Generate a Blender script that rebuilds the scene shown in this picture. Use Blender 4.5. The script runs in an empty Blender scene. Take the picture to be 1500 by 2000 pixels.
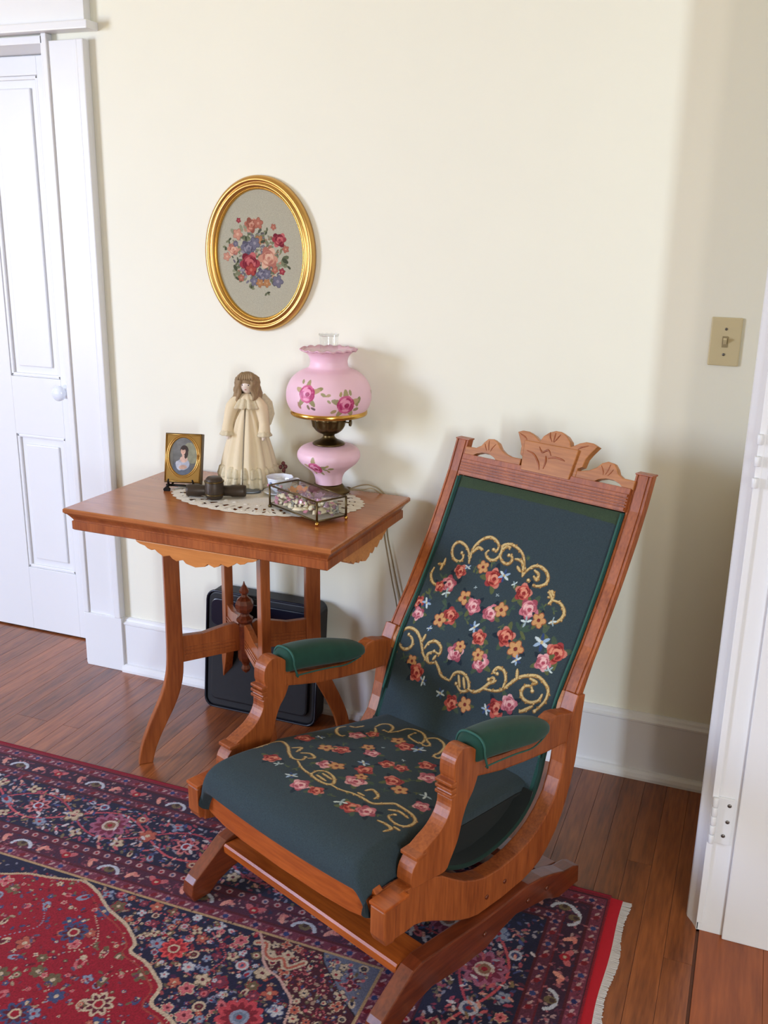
import bpy, bmesh, math, random, json
import numpy as np
from mathutils import Vector, Matrix
random.seed(7); RNG=np.random.default_rng(7)
S=bpy.context.scene; COL=S.collection
PI=math.pi
def lin(c):
    return tuple(((x/255)/12.92 if x/255<=.04045 else (((x/255)+.055)/1.055)**2.4) for x in c)
# ---------------------------------------------------------------- camera
cam=bpy.data.objects.new('camera',bpy.data.cameras.new('camera')); COL.objects.link(cam); S.camera=cam
yaw,pitch,roll=.3683,.2867,.0179
f=Vector((-math.sin(yaw)*math.cos(pitch),math.cos(yaw)*math.cos(pitch),-math.sin(pitch)))
r0=Vector((math.cos(yaw),math.sin(yaw),0)); u0=r0.cross(f)
r=r0*math.cos(roll)+u0*math.sin(roll); u=-r0*math.sin(roll)+u0*math.cos(roll)
M=Matrix((r,u,-f)).transposed().to_4x4(); M.translation=Vector((-.019,-2.4542,1.4366)); cam.matrix_world=M
cam.data.sensor_fit='VERTICAL'; cam.data.sensor_height=24; cam.data.lens=1878.6*24/2000
cam.data.clip_start=.02
# ---------------------------------------------------------------- world, exposure, window light
S.view_settings.view_transform='Standard'; S.view_settings.look='None'; S.view_settings.gamma=1
S.view_settings.exposure=0.08
S.view_settings.use_curve_mapping=False
w=bpy.data.worlds.new('world'); S.world=w; w.use_nodes=True
w.node_tree.nodes['Background'].inputs[0].default_value=(.75,.85,1,1); w.node_tree.nodes['Background'].inputs[1].default_value=.15
def area(name,loc,target,sx,sy,power,col,spread=PI):
    l=bpy.data.lights.new(name,'AREA'); l.shape='RECTANGLE'; l.size=sx; l.size_y=sy; l.energy=power; l.color=col
    l.spread=spread
    o=bpy.data.objects.new(name,l); COL.objects.link(o); o.location=loc
    o.rotation_euler=(Vector(target)-Vector(loc)).to_track_quat('-Z','Y').to_euler(); return o
# daylight through the windows of the room's left wall, its front wall and the next room:
# cool sky light falls downwards through them, warm light off the sunlit ground comes up through them
SKYC=(.38,.55,1); GNDC=(1,.84,.30)
area('window_sky_light',(-4.1,-2.75,1.45),(-1.5,-.4,-.3),.8,1.4,78,SKYC,math.radians(130))
area('window_ground_light',(-4.08,-2.75,1.40),(-1.5,-.4,2.3),.8,1.4,31,GNDC,math.radians(150))
area('window_sky_light',(-3.3,-4.4,1.5),(-1.9,-.2,-.1),.8,1.4,7,(.6,.8,1),math.radians(140))
area('window_ground_light',(-3.3,-4.38,1.4),(-1.6,-.2,2.6),.8,1.4,6,(1,.85,.6),math.radians(150))
area('window_daylight',(1.02,-4.4,1.4),(-.4,0,1.3),.22,1.4,16,(1,.93,.85))
area('window_daylight',(1.62,-4.4,1.4),(-.4,0,1.3),.22,1.4,66,(.72,.86,1))
# ---------------------------------------------------------------- materials
def nt(name):
    m=bpy.data.materials.new(name); m.use_nodes=True
    return m,m.node_tree.nodes,m.node_tree.links,m.node_tree.nodes['Principled BSDF']
def plain(name,c,rough=.6,metal=0,noise=0,scale=30,bump=0,coat=0,sheen=0,trans=0,ior=1.45,spec=None):
    m,n,l,p=nt(name); c=lin(c)+(1,)
    p.inputs['Base Color'].default_value=c; p.inputs['Roughness'].default_value=rough; p.inputs['Metallic'].default_value=metal
    p.inputs['Coat Weight'].default_value=coat; p.inputs['Sheen Weight'].default_value=sheen
    p.inputs['Transmission Weight'].default_value=trans; p.inputs['IOR'].default_value=ior
    if spec is not None: p.inputs['Specular IOR Level'].default_value=spec
    if noise or bump:
        tc=n.new('ShaderNodeTexCoord'); nz=n.new('ShaderNodeTexNoise'); nz.inputs['Scale'].default_value=scale; nz.inputs['Detail'].default_value=5
        l.new(tc.outputs['Object'],nz.inputs['Vector'])
        if noise:
            mx=n.new('ShaderNodeMix'); mx.data_type='RGBA'
            mx.inputs[6].default_value=tuple(x*(1-noise) for x in c[:3])+(1,); mx.inputs[7].default_value=tuple(min(1,x*(1+noise)) for x in c[:3])+(1,)
            l.new(nz.outputs['Fac'],mx.inputs[0]); l.new(mx.outputs[2],p.inputs['Base Color'])
        if bump:
            b=n.new('ShaderNodeBump'); b.inputs['Strength'].default_value=bump; b.inputs['Distance'].default_value=.002
            l.new(nz.outputs['Fac'],b.inputs['Height']); l.new(b.outputs[0],p.inputs['Normal'])
    return m
def wood(name,light,dark,axis=2,rough=.32,scale=14,coat=.25,contrast=1.0,perobj=False,mixw=.5):
    m,n,l,p=nt(name)
    tc=n.new('ShaderNodeTexCoord'); mp=n.new('ShaderNodeMapping')
    sc=[scale,scale,scale]; sc[axis]=scale*.09; mp.inputs['Scale'].default_value=sc
    l.new(tc.outputs['Object'],mp.inputs['Vector'])
    vec=mp.outputs[0]
    if perobj:
        oi=n.new('ShaderNodeObjectInfo'); vm=n.new('ShaderNodeVectorMath'); vm.operation='ADD'
        ml=n.new('ShaderNodeMath'); ml.operation='MULTIPLY'; ml.inputs[1].default_value=37
        l.new(oi.outputs['Random'],ml.inputs[0]); l.new(mp.outputs[0],vm.inputs[0]); l.new(ml.outputs[0],vm.inputs[1]); vec=vm.outputs[0]
    n1=n.new('ShaderNodeTexNoise'); n1.inputs['Scale'].default_value=1; n1.inputs['Detail'].default_value=6; n1.inputs['Distortion'].default_value=.6
    n2=n.new('ShaderNodeTexNoise'); n2.inputs['Scale'].default_value=9; n2.inputs['Detail'].default_value=3
    l.new(vec,n1.inputs['Vector']); l.new(vec,n2.inputs['Vector'])
    mr=n.new('ShaderNodeMath'); mr.operation='MULTIPLY_ADD'; mr.inputs[1].default_value=.45; l.new(n2.outputs['Fac'],mr.inputs[0])
    m2=n.new('ShaderNodeMath'); m2.operation='MULTIPLY'; m2.inputs[1].default_value=.55; l.new(n1.outputs['Fac'],m2.inputs[0]); l.new(m2.outputs[0],mr.inputs[2])
    cr=n.new('ShaderNodeValToRGB'); e=cr.color_ramp.elements
    e[0].position=.5-.17/contrast; e[1].position=.5+.15/contrast; e[0].color=lin(dark)+(1,); e[1].color=lin(light)+(1,)
    l.new(mr.outputs[0],cr.inputs[0]); out=cr.outputs[0]
    if perobj:
        hs=n.new('ShaderNodeHueSaturation'); mv=n.new('ShaderNodeMapRange'); mv.inputs['To Min'].default_value=.82; mv.inputs['To Max'].default_value=1.14
        l.new(oi.outputs['Random'],mv.inputs[0]); l.new(mv.outputs[0],hs.inputs['Value']); l.new(out,hs.inputs['Color']); out=hs.outputs[0]
    l.new(out,p.inputs['Base Color']); p.inputs['Roughness'].default_value=rough; p.inputs['Coat Weight'].default_value=coat; p.inputs['Coat Roughness'].default_value=.2
    b=n.new('ShaderNodeBump'); b.inputs['Strength'].default_value=.12; b.inputs['Distance'].default_value=.001
    l.new(n2.outputs['Fac'],b.inputs['Height']); l.new(b.outputs[0],p.inputs['Normal'])
    return m
def colmat(name,rough=.9,sheen=.0,scale=900,bump=.25,gain=1.0,spec=.15,var=.17):
    m,n,l,p=nt(name); a=n.new('ShaderNodeAttribute'); a.attribute_name='Col'
    tc=n.new('ShaderNodeTexCoord'); nz=n.new('ShaderNodeTexNoise'); nz.inputs['Scale'].default_value=scale; nz.inputs['Detail'].default_value=2
    l.new(tc.outputs['Object'],nz.inputs['Vector'])
    mr=n.new('ShaderNodeMapRange'); mr.inputs['From Min'].default_value=.3; mr.inputs['From Max'].default_value=.7; mr.inputs['To Min'].default_value=(1-var)*gain; mr.inputs['To Max'].default_value=(1+var*.85)*gain
    l.new(nz.outputs['Fac'],mr.inputs[0])
    mx=n.new('ShaderNodeVectorMath'); mx.operation='SCALE'; l.new(a.outputs['Color'],mx.inputs[0]); l.new(mr.outputs[0],mx.inputs['Scale'])
    l.new(mx.outputs[0],p.inputs['Base Color']); p.inputs['Roughness'].default_value=rough; p.inputs['Sheen Weight'].default_value=sheen
    p.inputs['Specular IOR Level'].default_value=spec
    b=n.new('ShaderNodeBump'); b.inputs['Strength'].default_value=bump; b.inputs['Distance'].default_value=.001
    l.new(nz.outputs['Fac'],b.inputs['Height']); l.new(b.outputs[0],p.inputs['Normal'])
    return m
def glassy(name,col=(1,1,1),rough=.02,mix=.12):
    m,n,l,p=nt(name); n.remove(p); out=n['Material Output']
    t=n.new('ShaderNodeBsdfTransparent'); t.inputs[0].default_value=(*col,1); g=n.new('ShaderNodeBsdfGlossy'); g.inputs['Roughness'].default_value=rough
    fr=n.new('ShaderNodeLayerWeight'); fr.inputs[0].default_value=.25; pw=n.new('ShaderNodeMath'); pw.operation='POWER'; pw.inputs[1].default_value=2.5
    ad=n.new('ShaderNodeMath'); ad.operation='MULTIPLY_ADD'; ad.inputs[1].default_value=.45; ad.inputs[2].default_value=.02+mix*.12
    mx=n.new('ShaderNodeMixShader'); l.new(fr.outputs['Facing'],pw.inputs[0]); l.new(pw.outputs[0],ad.inputs[0]); l.new(ad.outputs[0],mx.inputs[0]); l.new(t.outputs[0],mx.inputs[1]); l.new(g.outputs[0],mx.inputs[2]); l.new(mx.outputs[0],out.inputs[0])
    return m
WALL=plain('cream_wall',(240,236,219),.85,noise=.015,scale=6,bump=.05)
CEIL=plain('ceiling_paint',(244,236,208),.9)
WHITE=plain('white_gloss_paint',(232,231,232),.38,noise=.01,scale=4,coat=.1)
WHITE2=plain('painted_hinge',(228,228,230),.4)
FLOORM=wood('floor_oak',(162,90,44),(86,38,14),1,.32,16,.32,.9,True)
FLOOR2=wood('next_room_boards',(178,94,44),(120,56,24),1,.4,9,.15,.9,True)
DARKGAP=plain('dark_joint',(74,42,24),.9)
THRESH=plain('threshold_wood',(96,52,28),.5,noise=.1)
OAKT=wood('table_oak_top',(186,112,62),(150,82,40),0,.26,12,.4)
OAK=wood('table_oak',(176,98,48),(128,62,28),2,.34,16,.3)
OAKA=wood('apron_oak',(216,142,74),(186,112,52),0,.36,14,.25)
CW=wood('chair_oak',(172,92,42),(122,56,22),2,.42,20,.12)
CWH=wood('chair_oak_cross',(186,94,34),(140,62,20),0,.34,20,.3)
CWL=wood('chair_oak_carving',(188,122,64),(152,90,42),0,.45,20,.15)
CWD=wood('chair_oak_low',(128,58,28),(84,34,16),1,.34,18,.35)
EMB=colmat('needlepoint',.95,.05,700,.35)
RUGM=colmat('rug_pile',.95,.12,420,.5)
VELV=plain('green_velvet',(18,62,50),.9,noise=.35,scale=30,sheen=.12)
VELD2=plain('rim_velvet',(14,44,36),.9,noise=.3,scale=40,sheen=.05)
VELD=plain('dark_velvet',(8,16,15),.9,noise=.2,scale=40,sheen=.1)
PIPE=plain('green_piping',(46,92,82),.8,bump=.3,scale=500)
GOLD=plain('gold_leaf',(206,162,94),.34,1,noise=.12,scale=14)
GOLDD=plain('antique_gold',(176,138,78),.38,1,noise=.15,scale=20)
BRASS=plain('aged_brass',(96,80,52),.38,1,noise=.3,scale=60)
BRASSY=plain('bright_brass',(214,168,84),.2,1)
IRON=plain('black_iron',(30,26,24),.5,.6)
IVORY=plain('ivory_plastic',(206,190,150),.4)
SCREW=plain('screw_metal',(120,116,112),.35,.9)
BLACKN=plain('black_nylon',(20,21,26),.5,noise=.2,scale=60,bump=.2)
BLACKP=plain('black_leather',(14,18,34),.28)
DARKB=plain('dark_bronze',(66,54,44),.45,.35,noise=.3,scale=50)
LACE=plain('cream_lace',(228,220,206),.95,bump=.5,scale=300)
DRESS=plain('cream_dress',(226,206,172),.9,noise=.05,scale=30,bump=.3)
DRESSL=plain('dress_lace',(214,198,166),.95,noise=.15,scale=160,bump=.6)
SKIN=plain('doll_porcelain',(232,212,196),.4)
HAIR=plain('doll_hair',(150,124,92),.8,noise=.3,scale=90)
EYE=plain('doll_eye',(70,60,70),.3)
PEWT=plain('pewter',(120,126,134),.4,.8)
PORC=plain('white_porcelain',(236,240,248),.15,coat=.5)
PORCP=plain('pink_transfer',(208,140,160),.2,coat=.5)
PORCB=plain('blue_transfer',(120,140,180),.2,coat=.5)
GLASS=glassy('clear_glass',(.97,.98,.98),.02,.15)
CREAMY=plain('cream_shell',(226,212,180),.6,noise=.12,scale=60)
MAUVE=plain('mauve_petal',(150,118,130),.8,noise=.2,scale=60)
GREYP=plain('grey_petal',(160,156,146),.8,noise=.2,scale=60)
ORANGE=plain('orange_petal',(214,140,66),.7,noise=.15,scale=80)
CORD=plain('lamp_cord_gold',(150,132,98),.5)
CHIM=glassy('chimney_glass',(.96,.97,.97),.03,.5)
LAMPC=colmat('painted_pink_glass',.42,0,14,.0,1.04,.4,.05)
PRINT=colmat('painted_print',.35,0,80,.0,1.0,.5)
FRINGE=plain('cotton_fringe',(206,200,198),.95,noise=.08,scale=200,bump=.4)
# ---------------------------------------------------------------- helpers
def link(name,me,mat=None,parent=None,smooth=False):
    o=bpy.data.objects.new(name,me); COL.objects.link(o)
    if mat: me.materials.append(mat)
    if parent: o.parent=parent
    if smooth:
        for p in me.polygons: p.use_smooth=True
    return o
def mesh(name,V,F,mat=None,parent=None,smooth=False,bevel=0,auto=False):
    me=bpy.data.meshes.new(name); me.from_pydata([tuple(v) for v in V],[],F); me.update()
    bm=bmesh.new(); bm.from_mesh(me); bmesh.ops.recalc_face_normals(bm,faces=bm.faces)
    if bevel:
        es=[e for e in bm.edges if len(e.link_faces)==2 and e.calc_face_angle(0)>.5]
        bmesh.ops.bevel(bm,geom=es,offset=bevel,segments=2,affect='EDGES',profile=.6,clamp_overlap=True)
    bm.to_mesh(me); bm.free()
    return link(name,me,mat,parent,smooth)
def box(name,x,y,z,mat,parent=None,bevel=0):
    V=[(a,b,c) for a in x for b in y for c in z]
    F=[(0,1,3,2),(4,6,7,5),(0,4,5,1),(2,3,7,6),(0,2,6,4),(1,5,7,3)]
    return mesh(name,V,F,mat,parent,False,bevel)
def obox(name,c,ex,ey,ez,hx,hy,hz,mat,parent=None,bevel=0):
    c=Vector(c);ex=Vector(ex);ey=Vector(ey);ez=Vector(ez)
    V=[c+ex*a*hx+ey*b*hy+ez*d*hz for a in(-1,1) for b in(-1,1) for d in(-1,1)]
    F=[(0,1,3,2),(4,6,7,5),(0,4,5,1),(2,3,7,6),(0,2,6,4),(1,5,7,3)]
    return mesh(name,V,F,mat,parent,False,bevel)
def prism(name,pts,fn,t0,t1,mat,parent=None,bevel=0):
    """outline pts (a,b) extruded from t0 to t1; fn(a,b,t)->xyz"""
    n=len(pts); V=[fn(a,b,t0) for a,b in pts]+[fn(a,b,t1) for a,b in pts]
    F=[tuple(range(n)),tuple(range(2*n-1,n-1,-1))]+[(i,(i+1)%n,n+(i+1)%n,n+i) for i in range(n)]
    me=bpy.data.meshes.new(name); me.from_pydata([tuple(v) for v in V],[],F)
    bm=bmesh.new(); bm.from_mesh(me); bmesh.ops.recalc_face_normals(bm,faces=bm.faces)
    if bevel:
        es=[e for e in bm.edges if len(e.link_faces)==2 and any(len(f.verts)>4 or n==4 for f in e.link_faces) and e.calc_face_angle(0)>.9]
        bmesh.ops.bevel(bm,geom=es,offset=bevel,segments=2,affect='EDGES',profile=.6,clamp_overlap=True)
    bmesh.ops.triangulate(bm,faces=[f for f in bm.faces if len(f.verts)>4])
    bm.to_mesh(me); bm.free()
    return link(name,me,mat,parent)
def cat(P,n=8,closed=False):
    P=[np.array(p,float) for p in P]; out=[]; N=len(P)
    rng=range(N if closed else N-1)
    for i in rng:
        if closed: a,b,c,d=P[(i-1)%N],P[i],P[(i+1)%N],P[(i+2)%N]
        else: a,b,c,d=P[max(i-1,0)],P[i],P[i+1],P[min(i+2,N-1)]
        for k in range(n):
            t=k/n; out.append(.5*((2*b)+(c-a)*t+(2*a-5*b+4*c-d)*t*t+(3*b-a-3*c+d)*t**3))
    if not closed: out.append(P[-1])
    return out
def tube(name,P,R,mat,parent=None,n=8,sm=6,cap=True,sq=None):
    P=[Vector(p) for p in (cat(P,sm) if sm>1 else P)]; m=len(P)
    if not hasattr(R,'__len__'): R=[R]*m
    elif len(R)!=m: R=list(np.interp(np.linspace(0,1,m),np.linspace(0,1,len(R)),R))
    V=[];F=[];up=None
    for i,p in enumerate(P):
        t=(P[min(i+1,m-1)]-P[max(i-1,0)]).normalized()
        if up is None: up=t.orthogonal().normalized()
        up=(up-t*up.dot(t)).normalized(); s=t.cross(up)
        for k in range(n):
            a=2*PI*k/n; V.append(p+(up*math.cos(a)+s*math.sin(a))*R[i])
    for i in range(m-1):
        for k in range(n): F.append((i*n+k,i*n+(k+1)%n,(i+1)*n+(k+1)%n,(i+1)*n+k))
    if cap: F+= [tuple(range(n)),tuple(range((m-1)*n,m*n))]
    return mesh(name,V,F,mat,parent,True)
def lathe(name,prof,c,mat,parent=None,n=40,fn=None,sm=1,cap=True,ax=None):
    if sm>1: prof=[tuple(p) for p in cat(prof,sm)]
    V=[];F=[];m=len(prof)
    for i,(rr,z) in enumerate(prof):
        for k in range(n):
            a=2*PI*k/n; q=fn(rr,z,a) if fn else (rr*math.cos(a),rr*math.sin(a),z)
            if ax is not None: q=Vector(ax[0])*q[0]+Vector(ax[1])*q[1]+Vector(ax[2])*q[2]
            V.append((c[0]+q[0],c[1]+q[1],c[2]+q[2]))
    for i in range(m-1):
        for k in range(n): F.append((i*n+k,i*n+(k+1)%n,(i+1)*n+(k+1)%n,(i+1)*n+k))
    if cap: F+=[tuple(range(n)),tuple(range((m-1)*n,m*n))]
    o=mesh(name,V,F,mat,parent,True); return o
def ball(name,c,rx,ry,rz,mat,parent=None,n=12,rot=0):
    V=[];F=[];m=n//2
    for i in range(m+1):
        th=PI*i/m
        for k in range(n):
            a=2*PI*k/n; x=rx*math.sin(th)*math.cos(a);y=ry*math.sin(th)*math.sin(a)
            V.append((c[0]+x*math.cos(rot)-y*math.sin(rot),c[1]+x*math.sin(rot)+y*math.cos(rot),c[2]+rz*math.cos(th)))
    for i in range(m):
        for k in range(n): F.append((i*n+k,i*n+(k+1)%n,(i+1)*n+(k+1)%n,(i+1)*n+k))
    o=mesh(name,V,F,mat,parent,True)
    bm=bmesh.new(); bm.from_mesh(o.data); bmesh.ops.remove_doubles(bm,verts=bm.verts,dist=1e-6); bm.to_mesh(o.data); bm.free()
    for p in o.data.polygons: p.use_smooth=True
    return o
def thing(name,label,catg,loc=(0,0,0),rz=0,group=None):
    o=bpy.data.objects.new(name,None); COL.objects.link(o); o.location=loc; o.rotation_euler=(0,0,rz); o.empty_display_size=.05
    o['label']=label;o['category']=catg
    if group:o['group']=group
    return o
def tag(o,label,catg,group=None):
    o['label']=label;o['category']=catg
    if group:o['group']=group
    return o
def struct(o): o['kind']='structure'; return o
def world_children(root):  # children built in world coordinates
    bpy.context.view_layer.update(); inv=root.matrix_world.inverted()
    for c in root.children:
        c.matrix_parent_inverse=inv
# ---------------------------------------------------------------- colour raster on a grid
class Grid:
    def __init__(s,xs,ys,base):
        s.x=np.asarray(xs,float);s.y=np.asarray(ys,float);s.C=np.zeros((len(ys),len(xs),3));s.C[:]=lin(base)
    def win(s,cx,cy,r):
        a,b=np.searchsorted(s.x,[cx-r,cx+r]);c,d=np.searchsorted(s.y,[cy-r,cy+r]); return a,b,c,d
    def ell(s,cx,cy,rx,ry,ang,col,alpha=1,edge=None):
        a,b,c,d=s.win(cx,cy,max(rx,ry)*1.05)
        if a>=b or c>=d:return
        X=s.x[a:b][None,:]-cx;Y=s.y[c:d][:,None]-cy;ca,sa=math.cos(ang),math.sin(ang)
        q=((X*ca+Y*sa)/rx)**2+((-X*sa+Y*ca)/ry)**2; m=q<1
        v=s.C[c:d,a:b]; v[m]=v[m]*(1-alpha)+np.array(lin(col))*alpha
        if edge is not None:
            m2=m&(q>.62); v[m2]=lin(edge)
    def rect(s,x0,x1,y0,y1,col):
        a,b=np.searchsorted(s.x,[x0,x1]);c,d=np.searchsorted(s.y,[y0,y1]); s.C[c:d,a:b]=lin(col)
    def stroke(s,P,w,col,closed=False,n=10):
        Q=np.array(cat(P,n,closed)); m=len(Q)
        step=0
        for i in range(m):
            t=i/(m-1); ww=w(t) if callable(w) else w
            s.ell(Q[i][0],Q[i][1],ww,ww,0,col)
    def leaf(s,cx,cy,L,ang,col,wd=.35):
        s.ell(cx+L*.5*math.cos(ang),cy+L*.5*math.sin(ang),L*.5,L*wd*.6,ang,col)
    def flower(s,cx,cy,r,pet,cen,n=5,a0=0,out=None):
        for k in range(n):
            a=a0+2*PI*k/n
            if out: s.ell(cx+.55*r*math.cos(a),cy+.55*r*math.sin(a),r*.52,r*.42,a,out)
        for k in range(n):
            a=a0+2*PI*k/n; s.ell(cx+.55*r*math.cos(a),cy+.55*r*math.sin(a),r*.42,r*.32,a,pet)
        s.ell(cx,cy,r*.25,r*.25,0,cen)
    def rose(s,cx,cy,r,dark,mid,light,core,a0=0):
        for k in range(7):
            a=a0+2*PI*k/7; s.ell(cx+.5*r*math.cos(a),cy+.5*r*math.sin(a),r*.5,r*.4,a+PI/2,mid if k%3 else dark)
        s.ell(cx,cy,r*.72,r*.72,0,mid)
        for k in range(5):
            a=a0+.5+2*PI*k/5; s.ell(cx+.55*r*math.cos(a),cy+.55*r*math.sin(a),r*.34,r*.14,a+PI/2,light if k%2 else dark)
        s.ell(cx+.05*r,cy+.1*r,r*.42,r*.38,.4,light); s.ell(cx+.08*r,cy-.05*r,r*.26,r*.22,.4,core); s.ell(cx+.1*r,cy+.02*r,r*.1,r*.08,0,dark)
def grid_obj(name,G,fn,mat,parent=None,mask=None,jit=0,close=None):
    ny,nx=len(G.y),len(G.x)
    X,Y=np.meshgrid(G.x,G.y); P=np.stack(fn(X,Y),-1).reshape(-1,3); C=G.C.reshape(-1,3)
    i=np.arange(ny-1)[:,None]*nx+np.arange(nx-1)[None,:]
    F=np.stack([i,i+1,i+nx+1,i+nx],-1).reshape(-1,4)
    if mask is not None: F=F[mask(X,Y)[:-1,:-1].reshape(-1)]
    if close is not None:  # back side, offset copy with the rim closed
        nv=len(P); P2=np.stack(close(X,Y),-1).reshape(-1,3)
        ring=np.concatenate([np.arange(nx),np.arange(1,ny)*nx+nx-1,(ny-1)*nx+np.arange(nx-2,-1,-1),np.arange(ny-2,0,-1)*nx])
        # coarse back: only the rim ring plus fan quad strip
        R=P2[ring]; k=len(ring); base=nv; P=np.concatenate([P,R]); C=np.concatenate([C,C[ring]])
        j=np.arange(k); F=np.concatenate([F,np.stack([ring,base+j,base+(j+1)%k,ring[(j+1)%k]],-1)])
    me=bpy.data.meshes.new(name); me.vertices.add(len(P)); me.vertices.foreach_set('co',P.astype(np.float32).ravel())
    me.loops.add(F.size); me.loops.foreach_set('vertex_index',F.astype(np.int32).ravel())
    me.polygons.add(len(F)); me.polygons.foreach_set('loop_start',(np.arange(len(F))*4).astype(np.int32))
    me.polygons.foreach_set('use_smooth',np.ones(len(F),bool)); me.update(calc_edges=True)
    at=me.color_attributes.new('Col','FLOAT_COLOR','POINT'); at.data.foreach_set('color',np.concatenate([C,np.ones((len(C),1))],1).astype(np.float32).ravel())
    me.validate()
    return link(name,me,mat,parent)
# ================================================================ ROOM
H=2.62
floor=struct(box('floor',(-4.3,4.0),(-4.7,.3),(-.06,-.012),DARKGAP))
# boards of this room run front to back
pw_=.057; random.seed(3)
mesh_cache={}
def plank(x0,x1,y0,y1,mat,tag_):
    wd,ln=round(x1-x0-.0006,4),round(y1-y0-.0008,4)
    key=(wd,ln,tag_)
    if key not in mesh_cache:
        t=box('plank',(0,wd),(0,ln),(-.012,0),mat,None,.0005); mesh_cache[key]=t.data; o=t
    else:
        o=bpy.data.objects.new('plank',mesh_cache[key]); COL.objects.link(o)
    o.parent=floor; o.location=(x0+.0003,y0+.0004,0); return o
x=-.002; cnt=0
while x>-4.25:
    ys=[0]; y=-random.choice([.4,.7,1.0,1.3])
    back=.14 if (-2.98<x<-2.0) else 0
    ys=[back,y,y-random.choice([1.2,1.5]),-4.6] if x>-3.3 else [0,-4.6]
    for a,b in zip(ys[:-1],ys[1:]): plank(x-pw_,x,b,a,FLOORM,'a')
    x-=pw_
box('threshold',(-.002,.004),(-3.0,-.587),(-.012,-.003),THRESH,floor)
x=.004
while x<1.6:
    ys=[0.0,-1.35 if int(x*10)%2 else -1.9,-4.6]
    for a,b in zip(ys[:-1],ys[1:]): plank(x,x+.13,b,a,FLOOR2,'b')
    x+=.13
box('floor_section',(x,4.0),(-4.6,0),(-.012,0),FLOOR2,floor)
struct(box('ceiling',(-4.3,4.0),(-4.7,.3),(H,H+.05),CEIL))
# back wall with the recess of the left door
wb=struct(box('wall_back',(-2.02,4.0),(0,.26),(0,H),WALL))
box('wall_section',(-2.98,-2.02),(0,.26),(1.945,H),WALL,wb)
box('wall_section',(-4.3,-2.98),(0,.26),(0,H),WALL,wb)
struct(box('wall_left',(-4.35,-4.3),(-4.7,.3),(0,H),WALL))
struct(box('wall_front',(-4.3,4.0),(-4.75,-4.7),(0,H),WALL))
struct(box('wall_far_right',(4.0,4.05),(-4.7,.3),(0,H),WALL))
wr=struct(box('wall_right',(0,.16),(-.562,0),(0,H),WALL))
box('wall_section',(0,.16),(-4.7,-3.0),(0,H),WALL,wr)
box('wall_section',(0,.16),(-3.0,-.562),(2.15,H),WALL,wr)
# baseboard: board, cap moulding, shoe
def baseboard(name,x0,x1,y=0):
    o=struct(box(name,(x0,x1),(y-.018,y),(0,.165),WHITE,None,.001))
    prism('cap_moulding',[(0,.165),(-.018,.165),(-.021,.168),(-.021,.173),(-.014,.178),(-.012,.184),(-.006,.189),(0,.189)],lambda a,b,t:(t,y+a,b),x0,x1,WHITE,o)
    prism('shoe_moulding',[(-.018,0),(-.034,0),(-.034,.008),(-.031,.018),(-.025,.024),(-.018,.026)],lambda a,b,t:(t,y+a,b),x0,x1,WHITE,o)
    return o
baseboard('baseboard_back',-1.88,-.001)
baseboard('baseboard_left',-4.3,-3.12)
# left door casing
t1=struct(box('trim_1',(-2.022,-1.90),(-.02,0),(0,1.93),WHITE,None,.0015)) # flat casing
box('back_band',(-1.902,-1.878),(-.03,0),(.188,1.93),WHITE,t1,.004)
box('back_band',(-1.914,-1.905),(-.024,0),(.188,1.93),WHITE,t1,.002)
box('plinth_block',(-2.024,-1.876),(-.028,0),(0,.19),WHITE,t1,.002)
box('head_casing',(-3.12,-1.868),(-.03,0),(1.955,2.16),WHITE,t1,.002)
box('head_cap',(-3.14,-1.845),(-.052,0),(1.95,1.972),WHITE,t1,.003)
box('head_cap',(-3.14,-1.845),(-.06,0),(2.15,2.185),WHITE,t1,.004)
box('flat_casing',(-3.12,-2.978),(-.02,0),(0,1.95),WHITE,t1,.0015)
box('jamb',(-2.034,-2.020),(-.018,.16),(0,1.945),WHITE,t1,.001)
box('jamb',(-2.98,-2.966),(-.018,.16),(0,1.945),WHITE,t1,.001)
box('jamb_head',(-2.98,-2.02),(-.018,.258),(1.925,1.945),WHITE,t1,.001)
box('casing_bead',(-2.024,-2.006),(-.027,0),(.19,1.95),WHITE,t1,.003)
# left door with panels
DY=.13
d1=struct(box('door_1',(-2.966,-2.034),(DY+.012,DY+.034),(.006,1.9255),WHITE))
def dstile(n,x0,x1,z0,z1): return box(n,(x0,x1),(DY,DY+.014),(z0,z1),WHITE,d1,.0015)
dstile('stile',-2.178,-2.036,.006,1.922); dstile('stile',-2.964,-2.85,.006,1.922); dstile('stile',-2.60,-2.385,.006,1.922)
for x0,x1 in ((-2.385,-2.178),(-2.85,-2.60)):
    dstile('rail',x0,x1,.006,.245); dstile('rail',x0,x1,.735,.935); dstile('rail',x0,x1,1.868,1.922)
    for z0,z1 in((.245,.735),(.935,1.868)):
        box('panel',(x0+.035,x1-.035),(DY+.004,DY+.013),(z0+.035,z1-.035),WHITE,d1,.004)
        for a in ((x0,x0+.012,z0,z1),(x1-.012,x1,z0,z1),(x0,x1,z0,z0+.012),(x0,x1,z1-.012,z1)):
            box('panel_moulding',(a[0],a[1]),(DY+.003,DY+.013),(a[2],a[3]),WHITE,d1,.004)
kn=lathe('door_knob',[(.024,0),(.024,.004),(.012,.007),(.011,.020),(.019,.026),(.025,.037),(.025,.046),(.018,.054),(.001,.057)],(-2.155,DY,.897),PORC,d1,24,ax=((1,0,0),(0,0,1),(0,-1,0)))
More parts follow.
